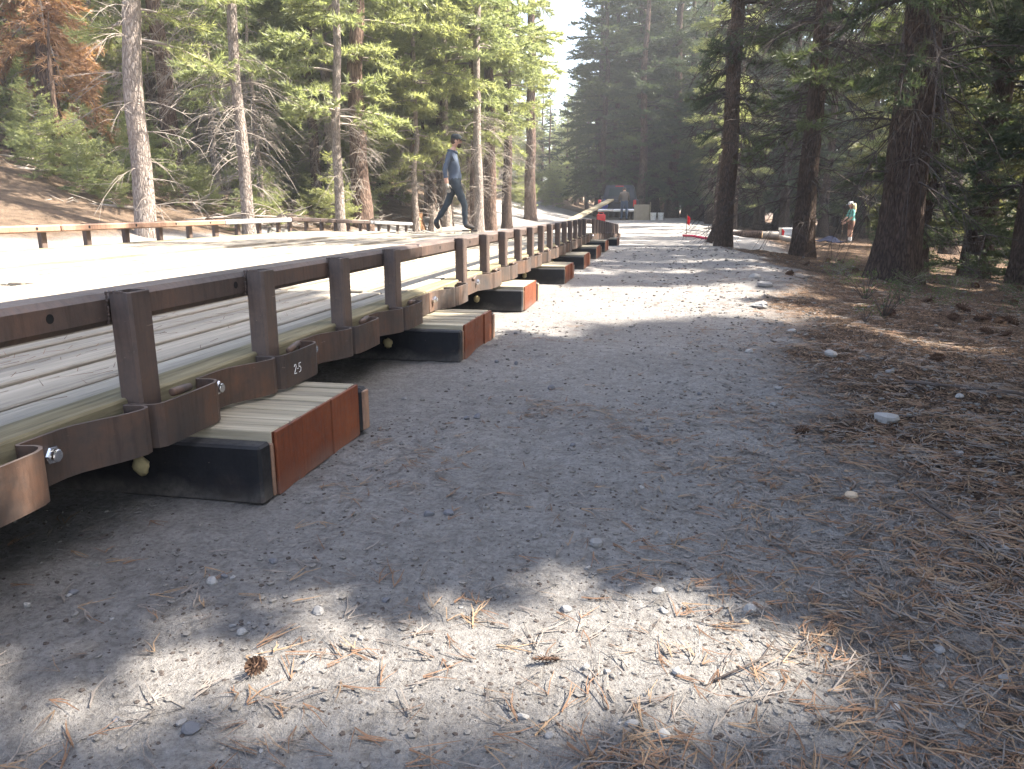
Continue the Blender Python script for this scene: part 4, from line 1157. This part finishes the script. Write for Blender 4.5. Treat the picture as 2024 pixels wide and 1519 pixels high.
# the walking man, profile to the right, right leg forward
man = empty('person', (-3.90, 14.45, .205), rad(10.95))
tag(man, 'man in blue shirt, dark trousers and cap walking right across the deck', 'person')
J = dict(pelvis=(0, 0, .90, (.145, .115)), waist=(.0, 0, 1.05, (.135, .115)), chest=(-.035, 0, 1.30, (.155, .125)), neck=(-.045, 0, 1.47, .062), skull=(.0, 0, 1.57, .062),
         shR=(-.085, -.185, 1.395, .062), elR=(-.175, -.225, 1.11, .047), wrR=(-.135, -.215, .87, .033), shL=(-.03, .185, 1.395, .062), elL=(.01, .225, 1.11, .047), wrL=(.10, .20, .89, .033),
         hipR=(.03, -.09, .85, .098), knR=(.185, -.09, .475, .068), anR=(.185, -.09, .10, .048), toR=(.37, -.095, .045, .040),
         hipL=(-.03, .09, .85, .098), knL=(-.165, .09, .49, .068), anL=(-.395, .09, .16, .048), toL=(-.33, .09, .045, .038))
person_body(J, E0, region_std(.55, None), [M['shirt_blue'], M['pants'], M['skin'], M['boot']], 'body', man)
h = head(man, (.035, 0, 1.655), 0, M['skin'], M['hair_dark'], M['hair_dark'], .12)
cap_on(h, M['cap_dark'])
hand(man, (-.135, -.215, .86), (.25, .05, -1), M['glove'], 'glove'); hand(man, (.10, .20, .88), (.3, .05, -1), M['glove'], 'glove')
# collar and dangling cords of the shirt
MB().tube([(.035, -.055, 1.455), (.05, 0, 1.43), (.035, .055, 1.455), (-.06, .07, 1.475), (-.115, 0, 1.49), (-.06, -.07, 1.475), (.035, -.055, 1.455)], .022, 8).build('collar', M['shirt_blue'], man, True)
for sy in (-.02, .02):
    MB().tube([(.055, sy, 1.43), (.115, sy * 1.3, 1.33), (.125, sy * 1.2, 1.22)], .004, 5).build('cord', M['eye'], man)
for nm, (x, y) in (('R', (.25, -.092)),):
    MB().box(x - .12, x + .17, y - .045, y + .045, .0, .022, .006).build('boot_sole', M['boot'], man)

# the woman raking
wo = empty('person', (7.5, 33.3, gz(7.5, 33.3)), rad(180 + 20))
tag(wo, 'blond woman in teal shirt and shorts holding a rake in the woods', 'person')
Jw = dict(pelvis=(0, 0, .84, (.14, .11)), waist=(0, 0, .99, (.115, .10)), chest=(.03, 0, 1.2, (.14, .11)), neck=(.05, 0, 1.36, .05), skull=(.09, 0, 1.45, .055),
          shR=(.04, -.16, 1.28, .052), elR=(.10, -.2, 1.03, .04), wrR=(.27, -.1, .93, .03), shL=(.04, .16, 1.28, .052), elL=(.12, .2, 1.05, .04), wrL=(.30, .06, .83, .03),
          hipR=(0, -.085, .79, .095), knR=(.02, -.09, .44, .06), anR=(-.02, -.09, .09, .042), toR=(.13, -.09, .04, .036), hipL=(0, .085, .79, .095), knL=(.05, .09, .44, .06), anL=(.03, .09, .09, .042), toL=(.18, .09, .04, .036))
def reg_w(e, t, c):
    if e[0].startswith('hip'): return 1 if t < .75 else 2
    if e[0].startswith('kn'): return 2 if t < .55 else 4
    return region_std(.0, 0)(e, t, c)
person_body(Jw, E0, reg_w, [M['teal'], M['shorts'], M['skin'], M['boot'], M['white']], 'body', wo)
h = head(wo, (.11, 0, 1.52), 0, M['skin'], M['hair_blond'], None, .2); cap_on(h, M['white'])
MB().tube([(-.03, 0, 1.56), (-.06, 0, 1.42), (-.075, 0, 1.25), (-.06, 0, 1.12)], [.07, .075, .06, .02], 8).build('long_hair', M['hair_blond'], wo, True)
hand(wo, (.27, -.1, .925), (.8, .3, -.5), M['skin']); hand(wo, (.30, .06, .825), (.8, -.3, -.5), M['skin'])
rk = empty('rake', (7.5, 33.3, gz(7.5, 33.3)), rad(200)); tag(rk, 'yellow rake held upright by the blond woman', 'rake')
MB().tube([(.36, -.02, .02), (.365, -.02, .9), (.37, -.02, 1.25)], .014, 6).build('handle', M['n1'], rk)
MB().tube([(.36, -.22, .03), (.36, .18, .03)], .012, 6).build('rake_bar', M['yellow'] if 'yellow' in M else M['n1'], rk)
for k in range(9):
    MB().tube([(.36, -.21 + k * .047, .03), (.40, -.21 + k * .047, -.02)], .004, 4).build('tine', M['n1'], rk)

# the worker behind the truck
wk = empty('person', (-1.9, 39.6, gz(-1.9, 39.6)), rad(90 + 8))
tag(wk, 'worker in brown vest and jeans standing with back turned at the truck', 'person')
Jk = dict(pelvis=(0, 0, .88, (.145, .12)), waist=(.02, 0, 1.03, (.14, .12)), chest=(.10, 0, 1.26, (.165, .13)), neck=(.18, 0, 1.40, .06), skull=(.26, 0, 1.46, .06),
          shR=(.10, -.19, 1.33, .062), elR=(.15, -.25, 1.06, .05), wrR=(.33, -.2, .95, .035), shL=(.10, .19, 1.33, .062), elL=(.16, .26, 1.06, .05), wrL=(.33, .2, .95, .035),
          hipR=(0, -.1, .83, .1), knR=(.02, -.12, .46, .07), anR=(-.02, -.13, .09, .05), toR=(.15, -.14, .045, .04), hipL=(0, .1, .83, .1), knL=(.02, .12, .46, .07), anL=(-.02, .13, .09, .05), toL=(.15, .14, .045, .04))
person_body(Jk, E0, region_std(.9, None), [M['vest'], M['jeans'], M['skin'], M['boot']], 'body', wk)
h = head(wk, (.30, 0, 1.50), 0, M['skin'], M['hair_dark'], None, .7); cap_on(h, M['cap_dark'])
hand(wk, (.33, -.2, .95), (.9, 0, -.2), M['glove'], 'glove'); hand(wk, (.33, .2, .95), (.9, 0, -.2), M['glove'], 'glove')

# ------------------------------------------------------------------ truck and things at the end of the road
M['navy'] = plain('navy_paint', (.006, .010, .026), .35, .0, .15, 4, .4); M['glass'] = plain('window_glass', (.012, .022, .026), .22, 0, .1, 3, .3)
M['redlens'] = plain('red_lens', (.55, .015, .015), .2, 0, .1, 6, .6); M['tyre'] = plain('tyre', (.015, .015, .015), .9)
M['chrome'] = plain('chrome', (.6, .6, .6), .25, 1.0, .1, 6); M['blue'] = plain('blue_cloth', (.02, .04, .35), .7); M['redplastic'] = plain('red_plastic', (.55, .02, .02), .45)
M['tan'] = plain('tan_board', (.34, .29, .22), .85, 0, .1, 6); M['tarp'] = plain('blue_tarp', (.007, .009, .02), .95, 0, .2, 12, .05); M['lumber'] = mat_wood('lumber', (.24, .21, .15), (.36, .325, .245))
M['tape'] = plain('pink_tape', (.75, .03, .10), .6); M['flag'] = plain('red_flag', (.8, .02, .03), .7)
tx, ty = -2.35, 41.0
tr = empty('pickup_truck', (tx, ty, gz(tx, ty))); tag(tr, 'dark blue pickup truck parked facing away at the end of the road', 'truck')
def loft(mb, secs):
    n = len(secs[0]); V = [p for s_ in secs for p in s_]
    F = [(i * n + k, i * n + (k + 1) % n, (i + 1) * n + (k + 1) % n, (i + 1) * n + k) for i in range(len(secs) - 1) for k in range(n)]
    mb.add(V, F)
    for o_ in (0, (len(secs) - 1) * n):
        mb.add([V[o_ + k] for k in range(n)], [(0, k, k + 1) for k in range(1, n - 1)])
def sect(y, hw, z0, z1, r_=.08):
    return [(-hw, y, z0 + r_), (-hw + r_, y, z0), (hw - r_, y, z0), (hw, y, z0 + r_), (hw, y, z1 - r_), (hw - r_, y, z1), (-hw + r_, y, z1), (-hw, y, z1 - r_)]
b = MB(); loft(b, [sect(.05, 1.0, .5, 1.06), sect(2.0, 1.02, .48, 1.06), sect(3.6, 1.02, .46, 1.10), sect(5.0, .98, .46, 1.06), sect(5.5, .88, .5, .95)]); b.build('body', M['navy'], tr)
b = MB(); loft(b, [sect(1.88, .90, 1.0, 1.16), sect(2.0, .76, 1.05, 1.82, .1), sect(3.2, .76, 1.05, 1.85, .1), sect(4.0, .90, 1.0, 1.14)]); b.build('cab', M['navy'], tr)
b = MB(); loft(b, [[(-.60, 1.875, 1.22), (.60, 1.875, 1.22), (.54, 1.955, 1.66), (-.54, 1.955, 1.66)], [(-.60, 1.90, 1.22), (.60, 1.90, 1.22), (.54, 1.98, 1.66), (-.54, 1.98, 1.66)]]); b.build('rear_window', M['glass'], tr)
MB().box(-.22, .22, 1.975, 2.03, 1.745, 1.785, .008).build('brake_light', M['redlens'], tr)
tg = MB().box(-.80, .80, 0, .06, .58, 1.05, .02).build('tailgate', M['navy'], tr)
MB().box(-.14, .14, -.02, 0.002, .84, .92, .01).build('handle', M['tyre'], tg)
for s_ in (-1, 1):
    MB().box(min(s_ * .83, s_ * .99), max(s_ * .83, s_ * .99), -.01, .12, .68, 1.02, .02).build('tail_light', M['redlens'], tr)
    mb = MB().box(min(s_ * 1.0, s_ * 1.22), max(s_ * 1.0, s_ * 1.22), 3.45, 3.52, 1.12, 1.3, .02).build('mirror', M['tyre'], tr)
    for yy in (1.05, 4.45):
        w_ = empty('wheel', (s_ * .86, yy, .37)); w_.parent = tr
        MB().tube([(-.12, 0, 0), (-.1, 0, 0), (.1, 0, 0), (.12, 0, 0)], [.33, .37, .37, .33], 22).build('tyre', M['tyre'], w_, True)
        MB().tube([(-.125, 0, 0), (.125, 0, 0)], [.21, .21], 16).build('rim', M['chrome'], w_)
MB().box(-.98, .98, -.12, .04, .42, .56, .03).build('bumper', M['chrome'], tr)
MB().box(-.16, .16, -.135, -.118, .44, .545, .005).build('licence_plate', M['white'], tr)
# lumber from tailgate to the ground
for k in range(4):
    x0, y0 = -3.95 + .16 * (k % 2), 30.4 + .25 * k; x1, y1 = -2.75 + .16 * (k % 2), 40.9
    P0 = Vector((x0, y0, gz(x0, y0) + .05 + .05 * (k // 2))); P1 = Vector((x1, y1, gz(tx, ty) + 1.0 + .05 * (k // 2)))
    L = (P1 - P0).length
    o = MB().box(-.075, .075, 0, L, -.022, .022, .004).build('board', M['lumber']); o.location = P0
    o.rotation_mode = 'QUATERNION'; o.rotation_quaternion = (P1 - P0).to_track_quat('Y', 'Z')
    tag(o, ['long board on the left bottom, sloping up to the truck tailgate', 'long board on the right bottom, sloping up to the truck tailgate', 'upper left of the long boards sloping to the truck', 'upper right of the long boards sloping to the truck'][k], 'board', 'boards sliding from the truck')
def place(o, x, y, lab, cat, grp=None, rz=0):
    o.location = (x, y, gz(x, y)); o.rotation_euler = (0, 0, rz); return tag(o, lab, cat, grp)
can = empty('fuel_can'); place(can, -2.85, 36.9, 'red plastic fuel can on the ground left of the truck', 'fuel can')
MB().box(-.2, .2, -.13, .13, 0, .36, .04).build('body', M['redplastic'], can); MB().tube([(-.12, 0, .36), (-.12, 0, .43), (.1, 0, .43), (.1, 0, .36)], .02, 6).build('handle', M['redplastic'], can); MB().tube([(.16, 0, .34), (.24, 0, .44)], [.03, .02], 8).build('spout', M['tyre'], can)
bag = empty('blue_bag'); place(bag, -2.98, 40.75, 'blue cloth bag leaning on the tailgate by the left tail light', 'bag'); bag.location.z += .56
MB().blob((0, 0, .16), (.2, .1, .2), random.Random(5), 12, 8, .08).build('body', M['blue'], bag, True); MB().tube([(-.08, 0, .33), (0, 0, .46), (.08, 0, .33)], .012, 6).build('strap', M['blue'], bag)
for nm in (bag,): nm.location = (-2.98, 40.72, gz(-2.98, 40.72) + .6)
bx = empty('plywood_crate'); place(bx, -1.05, 40.3, 'tan plywood crate standing right of the truck', 'crate')
for k, (a0, a1, c0, c1) in enumerate(((-.38, .38, -.3, -.28), (-.38, .38, .28, .3), (-.38, -.36, -.278, .278), (.36, .38, -.278, .278))):
    MB().box(a0, a1, c0, c1, 0, .78, .004).build('panel', M['tan'], bx)
MB().box(.40, .46, -.34, -.28, 0, .9, .005).build('corner_post', M['lumber'], bx)
for i, (x, y, lab) in enumerate([(-.45, 39.5, 'white bucket beside the plywood crate, left of two'), (-.08, 39.7, 'white bucket beside the plywood crate, right of two')]):
    bk = empty('bucket'); place(bk, x, y, lab, 'bucket', 'white buckets')
    MB().tube([(0, 0, 0), (0, 0, .02), (0, 0, .36), (0, 0, .38)], [.12, .125, .15, .155], 16).build('body', M['white'], bk, True)
    MB().tube([(-.15, 0, .34), (-.1, -.12, .24), (0, -.16, .2), (.1, -.12, .24), (.15, 0, .34)], .005, 5).build('handle', M['chrome'], bk)
def flag(x, y, hgt, lab):
    f = empty('marker_flag'); place(f, x, y, lab, 'flag', 'red marker flags')
    MB().tube([(0, 0, -.1), (0, 0, hgt)], .012, 6).build('stake', M['lumber'], f)
    b = MB(); n = 8; V = []
    for k in range(n):
        t = k / (n - 1); V += [(.01 + .09 * t, .02 * math.sin(5 * t), hgt - .02 - .1 * t), (.01 + .07 * t, .02 * math.sin(5 * t + .4), hgt - .28 - .06 * t)]
    b.add(V, [(2 * k, 2 * k + 1, 2 * k + 3, 2 * k + 2) for k in range(n - 1)])
    o = b.build('cloth', M['flag'], f); m_ = o.modifiers.new('solid', 'SOLIDIFY'); m_.thickness = .004
flag(.70, 22.9, .66, 'red flag on a wooden stake at the right road edge')
flag(4.3, 29.6, .42, 'small red flag among the pale logs in the woods')
tp = MB(); tp.tube([(.62, 22.9, gz(.62, 22.9) + .05), (.85, 22.3, gz(.85, 22.3) + .06), (1.1, 21.5, gz(1.1, 21.5) + .05), (1.25, 20.9, gz(1.25, 20.9) + .06)], .035, 6)
tag(tp.build('marking_tape', M['tape'], None, True), 'strip of pink-red marking tape lying at the right road edge', 'tape')
def log(x, y, L, r_, rz, lab, mat='log', pitch=0.0, z=None, grp=None):
    root = empty('log', (x, y, (gz(x, y) + r_ * .85) if z is None else z)); root.rotation_euler = (0, pitch, rz)
    tag(root, lab, 'log', grp)
    n = 9; t = np.linspace(-L / 2, L / 2, n)
    MB().tube([(a, .02 * math.sin(a * 2), .015 * math.sin(a * 3 + 1)) for a in t], r_ * (1 + .05 * np.sin(t * 4)), 14, False).build('bark_skin', M[mat], root, True)
    for s_ in (-1, 1):
        e = s_ * L / 2
        MB().tube([(e - .012 * s_, .02 * math.sin(e * 2), .015 * math.sin(e * 3 + 1)), (e + .004 * s_, .02 * math.sin(e * 2), .015 * math.sin(e * 3 + 1))], [r_ * 1.0, r_ * .96], 14).build('cut_end', M['cut'], root)
log(-5.85, 21.7, .80, .16, .12, 'pale grey log lying behind the walking man', 'log')
log(3.3, 28.5, 1.5, .13, .15, 'pale peeled log at the left of the woodland log pile', 'log', 0, None, 'logs in the woods')
log(3.9, 28.9, 1.4, .10, -.5, 'thin pale log crossing the woodland log pile', 'log', .12, None, 'logs in the woods')
log(2.9, 27.8, 1.0, .12, -.2, 'brown log in front of the woodland log pile', 'bark', 0, None, 'logs in the woods')
log(1.42, 20.1, 1.25, .09, .25, 'dark log leaning against the road-edge conifer', 'bark_dark', -1.1, .30)
for k in range(5):
    x, y = 5.0, 31.0
    o = MB().box(-.55 + .03 * (k % 2), .55 + .02 * k % .05, -.3, .3, 0, .09, .008).build('white_board', M['white']); o.location = (x, y, gz(x, y) + .095 * k - .02); o.rotation_euler = (0, 0, .1 + .05 * (k % 3))
    tag(o, ['lowest', 'second lowest', 'middle', 'second highest', 'topmost'][k] + ' board of the white stack in the woods', 'board', 'stack of white boards in the woods')
b = MB(); n = 9; V = []
for i in range(n):
    for j in range(n):
        u, v = i / (n - 1) - .5, j / (n - 1) - .5
        V.append((u * 1.2, v * .9, .25 * math.exp(-(u * u + v * v) * 9) + .05 * math.sin(9 * u) * math.cos(7 * v)))
b.add(V, [(i * n + j, (i + 1) * n + j, (i + 1) * n + j + 1, i * n + j + 1) for i in range(n - 1) for j in range(n - 1)])
o = b.build('tarp', M['tarp'], None, True); o.modifiers.new('solid', 'SOLIDIFY').thickness = .01; place(o, 6.6, 33.0, 'dark blue tarp heaped on the ground left of the woman', 'tarp')
def stump(x, y, r_, hgt, lab, mat, broken):
    root = empty('stump', (x, y, gz(x, y))); tag(root, lab, 'stump', 'stumps behind the far rail')
    rr_ = random.Random(int(hgt * 100)); n = 14; V = []
    for i, t in enumerate((-.15, .0, .25, .5, .75, 1.0)):
        for k in range(n):
            a = 2 * math.pi * k / n; q = r_ * (1.35 - .5 * min(1, max(0, t) * 2) + .12 * math.sin(3 * a)) ; z = t * hgt * (1 + (broken * rr_.uniform(-.5, .5) if t == 1 else 0))
            V.append((q * math.cos(a), q * math.sin(a), z))
    b = MB().add(V, [(i * n + k, i * n + (k + 1) % n, (i + 1) * n + (k + 1) % n, (i + 1) * n + k) for i in range(5) for k in range(n)]); b.build('trunk', M[mat], root)
    MB().tube([(0, 0, hgt * .55), (0, 0, hgt * .8)], [r_ * .82, r_ * .6], 12).build('broken_top', M['cut'], root)
M['cutbark'] = mat_bark('orange_bark', (.14, .07, .035), (.30, .17, .09), (.44, .28, .16))
stump(-7.6, 23.5, .20, .5, 'low orange broken stump beside the thin pine', 'cutbark', .6)
stump(-7.1, 23.7, .17, .75, 'grey splintered stump right of the orange stump', 'bark_pale', .5)
